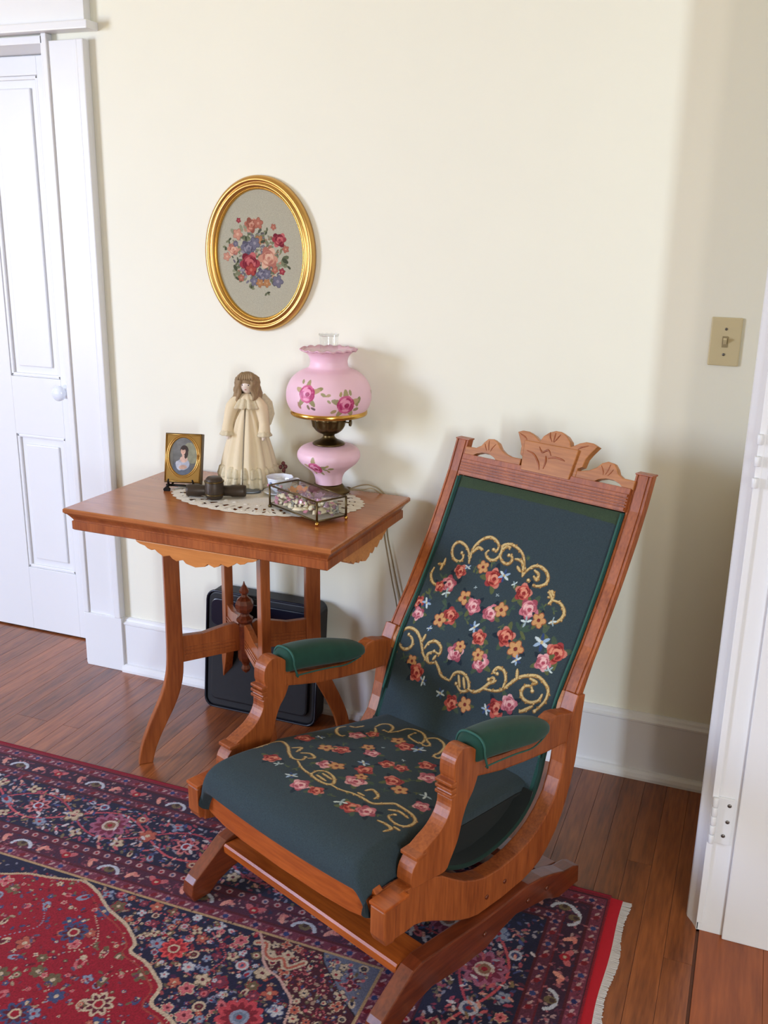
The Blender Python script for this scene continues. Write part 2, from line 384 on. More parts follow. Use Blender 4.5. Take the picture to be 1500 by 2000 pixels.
# right doorway: slanted casing, jamb with two hinges
t2=struct(prism('trim_2',[(0,-.538),(-.020,-.538),(-.026,-.541),(-.024,-.549),(-.012,-.566),(-.006,-.578),(-.003,-.585),(0,-.585)],lambda a,b,t:(a,b,t),0,2.15,WHITE))
box('jamb',(-.003,.16),(-.585,-.560),(0,2.15),WHITE,t2,.001)
box('jamb_bead',(-.004,.009),(-.589,-.584),(0.02,2.15),WHITE,t2,.002)
box('door_stop',(.050,.16),(-.597,-.585),(0,2.15),WHITE,t2,.0025)
prism('flat_casing',[(0,-.01),(-.02,-.01),(-.02,.1),(0,.1)],lambda a,b,t:(a,-3.1+b,t),0,2.2,WHITE,t2)
box('head_casing',(-.02,0),(-3.1,-.538),(2.15,2.27),WHITE,t2,.002)
def hinge(z0,z1,leaf=True):
    h=box('hinge',(.008,.040) if leaf else (-.001,.02),(-.5885,-.585),(z0,z1),WHITE2,t2,.0008)
    hh=(z1-z0)/5
    for k in (0,2,4) if not leaf else (0,1,2,3,4):
        a=z0+k*hh
        c=lathe('knuckle',[(.0055,a+.0008),(.0062,a+.002),(.0062,a+hh-.002),(.0055,a+hh-.0008)],(-.0015 if not leaf else .004,-.5925,0),WHITE2,h,14)
    if leaf:
        for zz,xx in ((z1-.016,.031),((z0+z1)/2,.031),(z0+.02,.026)):
            lathe('screw',[(.0042,0),(.0042,.0008),(.001,.0012)],(xx,-.5885,zz),SCREW,h,12,ax=((1,0,0),(0,0,1),(0,-1,0)))
    return h
hinge(.222,.330); hinge(.985,1.088,False)
# ================================================================ LIGHT SWITCH
sw=thing('light_switch','ivory toggle light switch plate with two screws on the cream wall beside the doorway','light switch',(-.102,0,1.1914))
prism('cover_plate',[(-.035,-.057),(.035,-.057),(.035,.057),(-.035,.057)],lambda a,b,t:(a,t,b),-.006,-.0002,IVORY,sw,.003)
box('toggle_frame',(-.0065,.0065),(-.0075,-.0055),(-.013,.013),plain('toggle_slot',(150,134,100),.5),sw,.0005)
prism('toggle',[(-.006,-.007),(-.018,.006),(-.016,.010),(-.006,.004)],lambda a,b,t:(t,a,b),-.004,.004,IVORY,sw,.0006)
for z in(.030,-.030): lathe('screw',[(.0033,0),(.0033,.001),(.001,.0016)],(0,-.006,z),SCREW,sw,12,ax=((1,0,0),(0,0,1),(0,-1,0)))
# ================================================================ OVAL NEEDLEPOINT PICTURE
ov=thing('oval_picture','oval gilt framed floral needlepoint hanging on the cream wall','picture',(-1.347,0,1.361))
def ring(name,prof,a,b,mat,parent,n=96):
    V=[];F=[];m=len(prof)
    for k in range(n):
        t=2*PI*k/n;c,s=math.cos(t),math.sin(t);nx,nz=c/a,s/b;L=math.hypot(nx,nz);nx/=L;nz/=L
        for d,y in prof: V.append((a*c-nx*d,y,b*s-nz*d))
    for k in range(n):
        for i in range(m): F.append((k*m+i,k*m+(i+1)%m,((k+1)%n)*m+(i+1)%m,((k+1)%n)*m+i))
    return mesh(name,V,F,mat,parent,True)
ring('outer_frame',[(0,-.001),(0,-.010),(.004,-.018),(.010,-.022),(.015,-.021),(.018,-.017),(.0195,-.018),(.024,-.023),(.029,-.022),(.032,-.016),(.033,-.010),(.033,-.001)],.171,.209,GOLD,ov)
ring('inner_lip',[(0,-.001),(0,-.013),(.002,-.015),(.004,-.013),(.006,-.008),(.006,-.001)],.1395,.1775,BRASSY,ov)
OC={'C':((166,102,84),(190,138,116),(136,78,64)),'D':((148,58,66),(184,98,98),(112,36,48)),'F':((190,136,114),(208,166,142),(164,104,90)),'R':((160,66,60),(188,104,90),(120,44,46)),'L':((92,96,72),(116,118,90),(68,72,54)),'O':((166,116,76),(184,140,102),(136,92,64)),'U':((108,104,118),(140,134,142),(84,80,94))}
OV=[[-0.025,0.078,0.017,'C'],[-0.003,0.083,0.0109,'C'],[-0.064,0.09,0.0053,'D'],[-0.068,0.053,0.0109,'F'],[0.044,0.074,0.0061,'C'],[0.024,0.062,0.0073,'L'],[-0.001,0.038,0.0097,'O'],[-0.084,0.012,0.0146,'F'],[-0.104,-0.008,0.0085,'F'],[-0.035,0.016,0.0194,'U'],[-0.015,0.03,0.0122,'U'],[0.07,-0.01,0.0146,'L'],[0.086,-0.029,0.0085,'L'],[0.061,0.04,0.0175,'D'],[0.081,0.016,0.0073,'C'],[0.069,-0.044,0.0068,'D'],[0.047,-0.04,0.0073,'C'],[-0.074,-0.046,0.0122,'L'],[-0.078,-0.063,0.0085,'L'],[-0.06,-0.065,0.0073,'C'],[0.005,-0.055,0.0146,'U'],[0.022,-0.052,0.0097,'U'],[-0.018,-0.073,0.0097,'U'],[-0.001,-0.077,0.0085,'O'],[0.021,-0.077,0.0085,'O'],[0.055,-0.071,0.0122,'U'],[-0.027,-0.093,0.0068,'L'],[0.021,-0.103,0.0073,'L'],[-0.097,0.036,0.0073,'L'],[-0.106,0.019,0.0073,'L'],[-0.043,0.049,0.0097,'L'],[0.018,0.038,0.0109,'L'],[-0.075,0.027,0.0061,'U'],[-0.073,-0.024,0.0073,'L'],[-0.031,-0.025,0.0255,'D'],[0.026,-0.009,0.0243,'F'],[-0.028,-0.042,0.0122,'R']]
G=Grid(np.arange(-.138,.1381,.001),np.arange(-.176,.1761,.001),(172,166,146))
random.seed(5)
for k in range(40):
    a=random.uniform(0,2*PI);q=random.uniform(.3,.95); G.leaf(-.012+.085*q*math.cos(a),-.005+.085*q*math.sin(a),random.uniform(.014,.026),a+random.uniform(-.6,.6),random.choice([(120,122,96),(138,138,112),(98,100,76)]),.4)
for k in range(330):
    a=random.uniform(0,2*PI);q=random.random()**.6; x_,z_=-.008+.078*q*math.cos(a),-.006+.078*q*math.sin(a)
    G.leaf(x_,z_,random.uniform(.006,.015),random.uniform(0,6.3),random.choice([(98,102,76),(120,120,92),(84,86,72),(112,106,116),(138,130,138),(150,104,86),(172,128,106),(96,88,98),(130,126,104)]),.4)
for x_,z_,r_,c in OV:
    A=OC[c]; r_*=1.12
    if c=='L':
        for k in range(3): G.leaf(x_,z_,r_*1.3,random.uniform(0,6.3),A[k%3],.45)
    elif r_>.014:
        for k in range(6): G.leaf(x_,z_,r_*1.15,k*1.05+random.uniform(-.3,.3),A[k%3],.6)
        G.rose(x_,z_,r_*.9,A[2],A[0],A[1],A[0],random.random()*6)
    else: G.flower(x_,z_,r_*1.25,A[0],A[1],5,random.random()*6,A[2])
grid_obj('needlepoint',G,lambda X,Y:(X,0*X-.007,Y),colmat('oval_stitching',.8,0,600,.2),ov,lambda X,Y:(X/.138)**2+(Y/.176)**2<1)
ring('backing',[(0,-.0005),(0,-.004),(.12,-.004),(.12,-.0005)],.150,.188,DARKB,ov,48)
# ================================================================ SIDE TABLE
TY=math.radians(-1.4); TC=(-1.268,-.278)
tb=thing('side_table','square topped oak parlour table with scalloped apron and four curved splayed legs','table',(*TC,0),TY)
def ringloft(name,prof,hx,hy,mat,parent):
    V=[];F=[];m=len(prof)
    for ins,z in prof:
        for sx,sy in((-1,-1),(1,-1),(1,1),(-1,1)): V.append((sx*(hx-ins),sy*(hy-ins),z))
    for i in range(m-1):
        for k in range(4): F.append((i*4+k,i*4+(k+1)%4,(i+1)*4+(k+1)%4,(i+1)*4+k))
    F+=[(0,1,2,3),tuple(range(4*m-4,4*m))]
    return mesh(name,V,F,mat,parent)
HX,HY=.387,.252
ringloft('tabletop',[(.003,.725),(0,.722),(0,.714),(.003,.711),(.004,.7095)],HX,HY,OAKT,tb)
ringloft('moulded_frame',[(.004,.7095),(.007,.708),(.011,.703),(.015,.697),(.018,.692),(.018,.690),(.015,.689),(.015,.667),(.019,.664),(.05,.664)],HX,HY,OAK,tb)
half=[(-.178,0),(-.176,-.004),(-.165,-.009),(-.150,-.012),(-.142,-.018),(-.130,-.021),(-.120,-.018),(-.112,-.024),(-.095,-.033),(-.084,-.030),(-.075,-.028),(-.068,-.035),(-.055,-.040),(-.044,-.036),(-.036,-.034),(-.028,-.042),(0,-.048)]
ap=half+[(-a,b) for a,b in half[::-1][1:]]
for sgn in(-1,1):
    prism('scalloped_apron',ap,lambda a,b,t:(a,t,.662+b),sgn*(HY-.022),sgn*(HY-.040),OAKA,tb,.0015)
    prism('scalloped_apron',[(a*.78,b) for a,b in ap],lambda a,b,t:(t,a,.662+b),sgn*(HX-.022),sgn*(HX-.040),OAKA,tb,.0015)
legp=[(.196,.66),(.196,.45),(.197,.30),(.204,.235),(.221,.182),(.243,.135),(.263,.092),(.281,.045),(.291,.001)]
lw=[.021,.021,.022,.023,.023,.022,.021,.020,.019]
LP=cat([(a,b,c) for (a,b),c in zip(legp,lw)],4)
ol=[];orr=[]
for i,(a,b,c) in enumerate(LP):
    t=np.array(LP[min(i+1,len(LP)-1)])-np.array(LP[max(i-1,0)]);t=t[:2]/np.hypot(*t[:2]);nrm=np.array([-t[1],t[0]])
    ol.append((a+nrm[0]*c,max(b+nrm[1]*c,0) if i<len(LP)-1 else 0));orr.append((a-nrm[0]*c,max(b-nrm[1]*c,0)if i<len(LP)-1 else 0))
legout=ol+orr[::-1]
for sx in(-1,1):
    for sy in(-1,1):
        ex=Vector((sx*.7155,sy*.6986,0)); en=Vector((-ex.y,ex.x,0))
        prism('leg',legout,lambda a,b,t:tuple(ex*a+en*t+Vector((0,0,b))),-.0125,.0125,OAK,tb,.003)
        # moulded board from the leg to the centre post
        st=prism('stretcher',[(.015,.300),(.176,.288),(.176,.366),(.12,.366),(.06,.380),(.03,.383),(.015,.372)],lambda a,b,t:tuple(ex*a+en*t+Vector((0,0,b))),-.008,.008,OAK,tb,.0015)
        for z0 in(.312,.322,.332):
            for s2 in(-1,1):
                prism('groove_bead',[(.03,z0),(.172,z0-.006),(.172,z0-.001),(.03,z0+.005)],lambda a,b,t:tuple(ex*a+en*t+Vector((0,0,b))),s2*.0078,s2*.0105,OAK,st)
pp=[(.002,.225),(.010,.232),(.014,.240),(.009,.250),(.012,.258),(.019,.266),(.022,.276),(.022,.372),(.018,.378),(.024,.386),(.024,.392),(.014,.400),(.012,.406),(.022,.414),(.026,.424),(.026,.436),(.021,.447),(.010,.456),(.008,.462),(.013,.468),(.014,.474),(.009,.482),(.004,.490),(.001,.500)]
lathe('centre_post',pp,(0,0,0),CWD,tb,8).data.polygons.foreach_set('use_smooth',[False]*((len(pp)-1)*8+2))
for sx in(-1,1): box('side_rail',(sx*.10-.012,sx*.10+.012),(-.215,.215),(.64,.66),OAK,tb)
# ================================================================ BLACK CASE
bc=thing('laptop_bag','black soft briefcase leaning upright against the wall under the oak table','bag',(-1.318,-.10,0))
def rrect(w_,h_,r_,n=5):
    o=[]
    for cx,cy,a0 in((w_-r_,h_-r_,0),(-w_+r_,h_-r_,90),(-w_+r_,r_,180),(w_-r_,r_,270)):
        for k in range(n+1):
            a=math.radians(a0+90*k/n);o.append((cx+r_*math.cos(a),cy+r_*math.sin(a)))
    return o
lean=.10
fl=lambda a,b,t:(a,b*lean+t,b*.995+.001)
prism('bag_body',rrect(.188,.372,.03),fl,-.02,.045,BLACKN,bc,.008)
prism('front_pocket',[(a,b+.03) for a,b in rrect(.165,.215,.02)],fl,-.032,-.019,BLACKN,bc,.006)
prism('top_band',[(a,b+.265) for a,b in rrect(.172,.085,.02)],fl,-.0255,-.019,BLACKP,bc,.004)
tube('piping',[fl(a,b,-.021) for a,b in rrect(.188,.372,.03)]+[fl(*rrect(.188,.372,.03)[0],-.021)],.004,BLACKP,bc,6,1)
# ================================================================ TABLE ITEMS
Z=.725
# doily
dl=thing('doily','oval cream lace doily spread under the ornaments on the oak table','doily',(-1.232,-.205,Z),math.radians(3))
def scal(k): return 1+.022*abs(math.sin(k))
n=168;V=[(0,0,.0018)];F=[]
rings_=[.25,.5,.7,.8,.86,.93,1.0]
for i,rr in enumerate(rings_):
    for k in range(n):
        a=2*PI*k/n; m_=1+(.03*abs(math.sin(a*21)) if i==len(rings_)-1 else 0)
        zz=.0018+(.0022*(k%2) if i>=3 else .0006*(k%2))
        V.append((.272*rr*m_*math.cos(a),.163*rr*m_*math.sin(a),zz if i<len(rings_)-1 else .0008))
for k in range(n): F.append((0,1+k,1+(k+1)%n))
for i in range(len(rings_)-1):
    for k in range(n):
        if i in(2,4) and k%3==0: continue
        a,b=1+i*n+k,1+i*n+(k+1)%n; F.append((a,b,b+n,a+n))
mesh('lace_cloth',V,F,LACE,dl,True)
V=[];F=[]
for ringk,(r0_,cnt_) in enumerate(((.55,26),(.9,44))):
    for k in range(cnt_):
        a=2*PI*k/cnt_;cx,cy=.272*r0_*math.cos(a),.163*r0_*math.sin(a)
        b=len(V);
        for q in range(6): V.append((cx+.008*math.cos(q*PI/3),cy+.008*math.sin(q*PI/3),.0022))
        V.append((cx,cy,.0058))
        for q in range(6): F.append((b+q,b+(q+1)%6,b+6))
o=mesh('crochet_knots',V,F,LACE,dl,True); o['kind']='stuff'
ZD=Z+.004
# miniature portrait on an easel
a_=math.atan2(1.0,.36)-PI/2
pf=thing('portrait_frame','small gold framed oval portrait miniature standing on a black easel','picture frame',(-1.487,-.222,Z),.25)
tilt=Matrix.Rotation(math.radians(-14),4,'X')
def tl(p): v=tilt@Vector(p); return (v.x,v.y,v.z+.016)
fw,fh=.0535,.139
V=[];F=[]
prism('frame_body',[(-fw,0),(fw,0),(fw,fh),(-fw,fh)],lambda a,b,t:tl((a,t,b)),-.006,.012,plain('frame_edge',(92,72,46),.4,.6),pf,.0015)
# gold mat with an oval opening
n=48;V=[];F=[]
for k in range(n):
    t=2*PI*k/n;c,s=math.cos(t),math.sin(t)
    mx_=min((fw-.003)/max(abs(c),1e-6),(fh/2-.003)/max(abs(s),1e-6)); V+= [tl((mx_*c,-.0062,fh/2+mx_*s)),tl((mx_*c,-.0085,fh/2+mx_*s)),tl((.040*c,-.0085,fh/2+.005+.053*s)),tl((.0385*c,-.0064,fh/2+.005+.0515*s))]
for k in range(n):
    for i in range(3): F.append((k*4+i,k*4+i+1,((k+1)%n)*4+i+1,((k+1)%n)*4+i))
mesh('gold_mat',V,F,GOLDD,pf)
for q,(aa,bb) in enumerate(((.042,.055),(.0465,.0595))):
    tube('oval_moulding',[tl((aa*math.cos(t),-.0088,fh/2+.005+bb*math.sin(t))) for t in np.linspace(0,2*PI,41)],.0013,GOLD,pf,6,1)
for p0,p1 in (((-fw+.004,.004),(fw-.004,.004)),((fw-.004,.004),(fw-.004,fh-.004)),((fw-.004,fh-.004),(-fw+.004,fh-.004)),((-fw+.004,fh-.004),(-fw+.004,.004))):
    tube('rim_bead',[tl((p0[0],-.0088,p0[1])),tl((p1[0],-.0088,p1[1]))],.002,GOLDD,pf,6,1)
G=Grid(np.arange(-.04,.0401,.0007),np.arange(-.053,.0531,.0007),(112,108,100))
for i in range(18): G.ell(.02-.002*i,-.01+.003*i,.05-.002*i,.06-.002*i,0,(84+2*i,82+2*i,80+2*i))
G.ell(.022,.01,.02,.03,.3,(140,138,116)); G.ell(-.004,-.034,.026,.024,0,(92,98,112)); G.ell(.0,-.022,.019,.016,.2,(170,172,186)); G.ell(-.012,-.026,.008,.014,.4,(188,188,198)); G.ell(.0,-.03,.012,.006,.1,(196,158,140))
G.ell(.002,-.008,.011,.009,0,(214,176,160)); G.ell(.001,.004,.0042,.010,0,(216,176,158)); G.ell(.003,.018,.0118,.0135,.1,(58,44,42)); G.ell(.009,.006,.005,.012,-.2,(62,48,46)); G.ell(-.0005,.0145,.0068,.0092,.05,(222,178,158)); G.ell(.0012,.0235,.008,.005,.3,(58,44,42))
G.ell(-.0032,.0158,.0012,.0007,0,(60,40,40));G.ell(.002,.0158,.0012,.0007,0,(60,40,40));G.ell(-.0008,.0102,.0016,.0007,0,(170,70,70))
grid_obj('portrait_print',G,lambda X,Y:(X,-.0071*np.cos(math.radians(14))+(Y+fh/2+.005)*math.sin(math.radians(14))*1.0+0*X,(Y+fh/2+.005)*math.cos(math.radians(14))+.0071*math.sin(math.radians(14))*1+.016+0*X),PRINT,pf,lambda X,Y:(X/.0395)**2+(Y/.0525)**2<1)
ea=thing('easel','small black iron display easel with scrolled feet holding the gold frame','easel',(-1.487,-.222,Z),.25)
for sx in(-1,1):
    tube('front_leg',[(sx*.034,-.03,.004),(sx*.036,-.027,.012),(sx*.033,-.016,.013),(sx*.030,.0,.0135),(sx*.022,.022,.06),(sx*.008,.034,.115)],[.0045,.004,.0035,.003,.003,.0025],IRON,ea,8)
    tube('hook',[(sx*.034,-.016,.012),(sx*.036,-.02,.022),(sx*.034,-.0215,.032)],[.0036,.003,.002],IRON,ea,8)
tube('crossbar',[(-.045,-.010,.0115),(.045,-.010,.0115)],.0036,IRON,ea,8,1)
tube('back_leg',[(0,.034,.115),(0,.06,.055),(0,.078,.003)],[.0028,.003,.003],IRON,ea,8)
for sx in(-1,1): prism('scroll_foot',[(-.008,0),(.008,0),(.010,.006),(.004,.012),(-.004,.012),(-.010,.006)],lambda a,b,t:(sx*.036+a,t,b),-.036,-.028,IRON,ea,.001)
# dark ornament: upright barrel with a side cylinder on each side
r3=Vector((.933,.360,0));b3=Vector((-.360,.933,0))
orn=thing('barrel_ornament','small dark bronze ornament, an upright ribbed barrel with a cylinder on each side','ornament',(-1.352,-.268,ZD),math.atan2(.36,.933))
lathe('barrel',[(.001,.0),(.020,.0),(.0235,.005),(.0255,.016),(.026,.028),(.025,.043),(.022,.055),(.018,.059),(.001,.0595)],(-.002,-.016,0),DARKB,orn,28)
for zz in(.012,.047): lathe('barrel_band',[(.024,-.002),(.0268,-.001),(.0268,.002),(.024,.003)],(-.002,-.016,zz),BRASS,orn,28)
for sx in(-1,1):
    lathe('side_cylinder',[(.001,0),(.013,0),(.0145,.003),(.0145,.02),(.0165,.026),(.0165,.056),(.015,.062),(.001,.0625)],(sx*.018,.0,.0172),DARKB,orn,24,ax=((0,1,0),(0,0,1),(sx,0,0)))
# doll
dc=(-1.335,-.115)
do=thing('angel_doll','small doll with curly light brown hair and long cream lace dress','doll',(*dc,ZD),.25)
def dressf(amp,nn,ph=0):
    return lambda rr,z,a:((rr*(1+amp*math.sin(nn*a+ph)*min(1,rr/.05)))*math.cos(a),.82*(rr*(1+amp*math.sin(nn*a+ph)*min(1,rr/.05)))*math.sin(a),z)
lathe('dress',[(.080,.016),(.079,.03),(.074,.07),(.064,.11),(.052,.15),(.038,.19),(.026,.212),(.022,.222),(.030,.235),(.030,.25),(.016,.262)],(0,0,0),DRESS,do,72,dressf(.07,13),2)
for r_,z0,z1 in((.086,.002,.040),(.083,.030,.062)):
    lathe('lace_ruffle',[(r_,z0),(r_*1.02,z0+.006),(r_*.95,z1-.006),(r_*.86,z1)],(0,0,0),DRESSL,do,96,dressf(.09,22,r_*50))
lathe('lace_collar',[(.046,.222),(.048,.226),(.034,.246),(.014,.258)],(0,0,0),DRESSL,do,60,dressf(.14,14))
for sx in(-1,1):
    tube('sleeve',[(sx*.022,-.004,.248),(sx*.040,-.01,.225),(sx*.050,-.018,.185),(sx*.052,-.026,.155)],[.012,.019,.015,.018],DRESS,do,12)
    lathe('lace_cuff',[(.020,.148),(.021,.151),(.013,.164)],(sx*.052,-.027,0),DRESSL,do,24,lambda rr,z,a:(rr*(1+.12*math.sin(8*a))*math.cos(a),rr*(1+.12*math.sin(8*a))*math.sin(a),z))
    tube('hand',[(sx*.052,-.027,.156),(sx*.051,-.030,.144),(sx*.049,-.032,.136)],[.006,.006,.003],SKIN,do,8)
    # lacy wings standing behind the shoulders
    prism('wing',[(0,.16),(.030,.150),(.052,.17),(.062,.20),(.056,.235),(.036,.258),(.012,.25),(0,.22)],lambda a,b,t:(sx*(.006+a),.022+t+a*.2,b),-.002,.002,DRESSL,do,.001)
V=[];F=[];n=24;m=16
for i in range(m+1):
    th=PI*i/m
    for k in range(n):
        a=2*PI*k/n;x_=.0225*math.sin(th)*math.cos(a);y_=.022*math.sin(th)*math.sin(a);z_=.026*math.cos(th)
        if z_<0: x_*=1+.28*z_/.026;y_*=1+.12*z_/.026
        if y_<-.018: y_-=.004*math.exp(-((x_/.0035)**2+((z_+.002)/.005)**2))
        V.append((x_,y_,.285+z_))
for i in range(m):
    for k in range(n): F.append((i*n+k,i*n+(k+1)%n,(i+1)*n+(k+1)%n,(i+1)*n+k))
hd=mesh('head',V,F,SKIN,do,True)
for sx in(-1,1): ball('eye',(sx*.0078,-.0196,.287),.0028,.0014,.0022,EYE,hd,8)
ball('mouth',(0,-.0202,.2745),.0034,.001,.0012,plain('doll_lips',(176,92,88),.4),hd,8)
tube('neck',[(0,0,.262),(0,0,.252)],[.009,.011],SKIN,do,10,1)
hr=ball('hair',(0,.005,.2945),.0285,.0265,.027,HAIR,do,28)
random.seed(11)
for k in range(34):
    a=math.radians(-52+(284)*k/33); cx,cy=.026*math.cos(a),.004+.0245*math.sin(a)
    L=random.uniform(.045,.075) if math.sin(a)<.5 else .08
    P=[(cx*.55,.004+(cy-.004)*.55,.314)]
    for q in range(6):
        t=q/5; P.append((cx*(1.0+.42*t)+.003*math.sin(q*2+k),cy*(1+.25*t)+.003*math.cos(q*2+k),.303-L*t))
    tube('curl',P,[.003,.0062,.0064,.006,.005,.003],HAIR,hr,6,2)
for k in range(7):
    x0_=-.018+.006*k; tube('curl',[(x0_*.6,-.006,.318),(x0_,-.02,.311),(x0_*1.15,-.0225,.3015)],[.004,.005,.003],HAIR,hr,6,2)
sd=tube('stand_rod',[(.002,-.085,.004),(.002,-.076,.06),(.002,-.056,.15),(.002,-.034,.225)],.0019,plain('dull_metal',(120,108,88),.4,.6),do,8,2)
lathe('stand_base',[(.001,.0),(.036,.0),(.037,.002),(.034,.005),(.012,.007),(.001,.008)],(.002,-.078,0),PEWT,do,28,lambda rr,z,a:(1.4*rr*math.cos(a),.6*rr*math.sin(a),z))
# dried sprig lying by the doll
sp=thing('dried_sprig','small dark red dried flower sprig beside the hem of the doll dress','dried flower',(-1.225,-.1,ZD))
tube('stem',[(0,0,.003),(-.006,.004,.035),(-.012,.006,.062)],.0014,DARKB,sp,6,3)
for i,(a,b,c) in enumerate(((-.012,.006,.066),(-.004,.004,.058),(-.018,.002,.056),(-.008,.0,.048))):
    lathe('bud',[(.001,-.006),(.005,-.003),(.006,.002),(.003,.006),(.001,.007)],(a,b,c),plain('dried_red',(104,56,54),.8),sp,8)
# porcelain cup
cu=thing('porcelain_cup','small white porcelain cup with pink flowers behind the glass box','cup',(-1.208,-.172,ZD))
lathe('saucer',[(.001,.002),(.022,.0),(.026,.003),(.045,.009),(.0455,.0105),(.026,.006),(.001,.005)],(0,0,0),PORC,cu,36,lambda rr,z,a:(rr*(1+.02*math.sin(10*a))*math.cos(a),rr*(1+.02*math.sin(10*a))*math.sin(a),z))
lathe('bowl',[(.001,.006),(.016,.006),(.018,.010),(.028,.020),(.034,.034),(.036,.048),(.0375,.050),(.0355,.049),(.033,.036),(.026,.022),(.012,.011),(.001,.010)],(0,0,0),PORC,cu,40,lambda rr,z,a:(rr*(1+.03*math.sin(8*a)*(z>.03))*math.cos(a),rr*(1+.03*math.sin(8*a)*(z>.03))*math.sin(a),z))
tube('handle',[(.033,.008,.044),(.050,.012,.046),(.054,.013,.034),(.044,.011,.022),(.031,.008,.022)],.0028,PORC,cu,8)
for k in range(5):
    a=math.radians(-125+17*k); ball('painted_flower',(.0345*math.cos(a),.0345*math.sin(a),.030+.006*(k%2)),.0045,.0045,.0045,[PORCP,PORCB][k%2],cu,8)
# glass display box
gx=math.radians(-28); GB=(-1.063,-.300)
gb=thing('glass_box','brass edged glass display box on ball feet at the front of the table','display box',(*GB,Z),gx)
hx,hy,z0,z1=.103,.046,.012,.062
for sx in(-1,1):
    for sy in(-1,1):
        tube('corner_bar',[(sx*hx,sy*hy,.006),(sx*hx,sy*hy,z1)],.0028,BRASS,gb,8,1); ball('foot',(sx*hx,sy*hy,.0055),.0055,.0055,.0055,BRASSY if sx>0 else BRASS,gb,10)
    for zz in(z0,z1): tube('end_bar',[(sx*hx,-hy,zz),(sx*hx,hy,zz)],.0022,BRASS,gb,6,1)
for sy in(-1,1):
    for zz in(z0,z1): tube('long_bar',[(-hx,sy*hy,zz),(hx,sy*hy,zz)],.0022,BRASS,gb,6,1)
for sx in(-1,1): box('glass_pane',(sx*hx-.0008,sx*hx+.0008),(-hy,hy),(z0,z1),GLASS,gb)
for sy in(-1,1): box('glass_pane',(-hx,hx),(sy*hy-.0008,sy*hy+.0008),(z0,z1),GLASS,gb)
box('glass_lid',(-hx,hx),(-hy,hy),(z1-.0008,z1+.0008),GLASS,gb)
box('base_plate',(-hx,hx),(-hy,hy),(z0-.001,z0+.001),plain('linen_base',(196,188,170),.8),gb)
def loc2(x_,y_,z_): return (GB[0]+x_*math.cos(gx)-y_*math.sin(gx),GB[1]+x_*math.sin(gx)+y_*math.cos(gx),Z+z_)
# contents
random.seed(21)
def petal_flower(name,c,R_,mat,label,grp=None,n=7,cmat=None):
    t=thing(name,label,'flower',c,random.uniform(0,6),grp)
    for k in range(n):
        a=2*PI*k/n; e=Vector((math.cos(a),math.sin(a),0));s=Vector((-e.y,e.x,0))
        P=[(0,0),(.35,.18),(.75,.26),(1,.1),(1,-.1),(.75,-.26),(.35,-.18)]
        prism('petal',P,lambda p,q,h:tuple(e*p*R_+s*q*R_*1.3+Vector((0,0,R_*.45*p*p+h+.0008*(k%2)))),0,.0012,mat,t)
    ball('flower_centre',(0,0,R_*.12),R_*.2,R_*.2,R_*.16,cmat or GREYP,t,8)
    return t
petal_flower('dried_flower',loc2(-.048,.006,.044),.027,ORANGE,'orange dried flower lying on top of the contents of the glass box')
petal_flower('dried_flower',loc2(.020,.016,.044),.021,MAUVE,'mauve dried flower inside the glass box near its back edge')
petal_flower('dried_flower',loc2(-.085,-.020,.042),.014,MAUVE,'smallest mauve dried flower at the left end of the glass box')
def shell(c,R_,rz,label):
    o=thing('seashell',label,'seashell',c,rz,'seashells in the glass box')
    V=[(0,0,0)];F=[];n=14
    for j in range(1,5):
        for k in range(n+1):
            a=-1.15+2.3*k/n; q=R_*j/4*(1+.05*(k%2)); V.append((q*math.cos(a),q*math.sin(a),R_*.45*math.sin(j/4*PI*.8)+(.001 if k%2 else 0)))
    for k in range(n): F.append((0,1+k,2+k))
    for j in range(3):
        for k in range(n): a=1+j*(n+1)+k; F.append((a,a+1,a+n+2,a+n+1))
    s=mesh('shell_body',V,F,CREAMY,o,True); s.modifiers.new('t','SOLIDIFY').thickness=.001
    return o
shell(loc2(.058,-.022,.0165),.034,gx+.4,'fan shaped cream seashell at the front right corner inside the glass box')
shell(loc2(.010,-.030,.0165),.028,gx-.3,'cream seashell by the middle of the front glass inside the box')
shell(loc2(.080,.018,.0165),.026,gx+2.0,'cream seashell at the right back inside the glass box')
shell(loc2(-.050,-.032,.0165),.022,gx+.2,'cream seashell at the left front inside the glass box')
random.seed(4)
V=[];F=[];mats=[];tri=0
bits=[]
bm=bmesh.new()
for k in range(260):
    x_,y_=random.uniform(-hx+.010,hx-.010),random.uniform(-hy+.009,hy-.009)
    if x_>.045 and y_<.0 and k%3: continue
    res=bmesh.ops.create_icosphere(bm,subdivisions=1,radius=random.uniform(.005,.009),matrix=Matrix.Translation((x_,y_,z0+.006+random.uniform(0,.026)))@Matrix.Rotation(random.uniform(0,3),4,'X')@Matrix.Diagonal((1,1,.45,1)))
    mi=random.choice([0,0,1,2,3])
    for v in res['verts']:
        for fc in v.link_faces: fc.material_index=mi
me=bpy.data.meshes.new('potpourri'); bm.to_mesh(me); bm.free()
po=link('potpourri',me,CREAMY); me.materials.append(GREYP); me.materials.append(MAUVE); me.materials.append(PORCP)
po.location=(*GB,Z); po.rotation_euler=(0,0,gx); tag(po,'loose pale potpourri petals filling the glass display box','potpourri'); po['kind']='stuff'
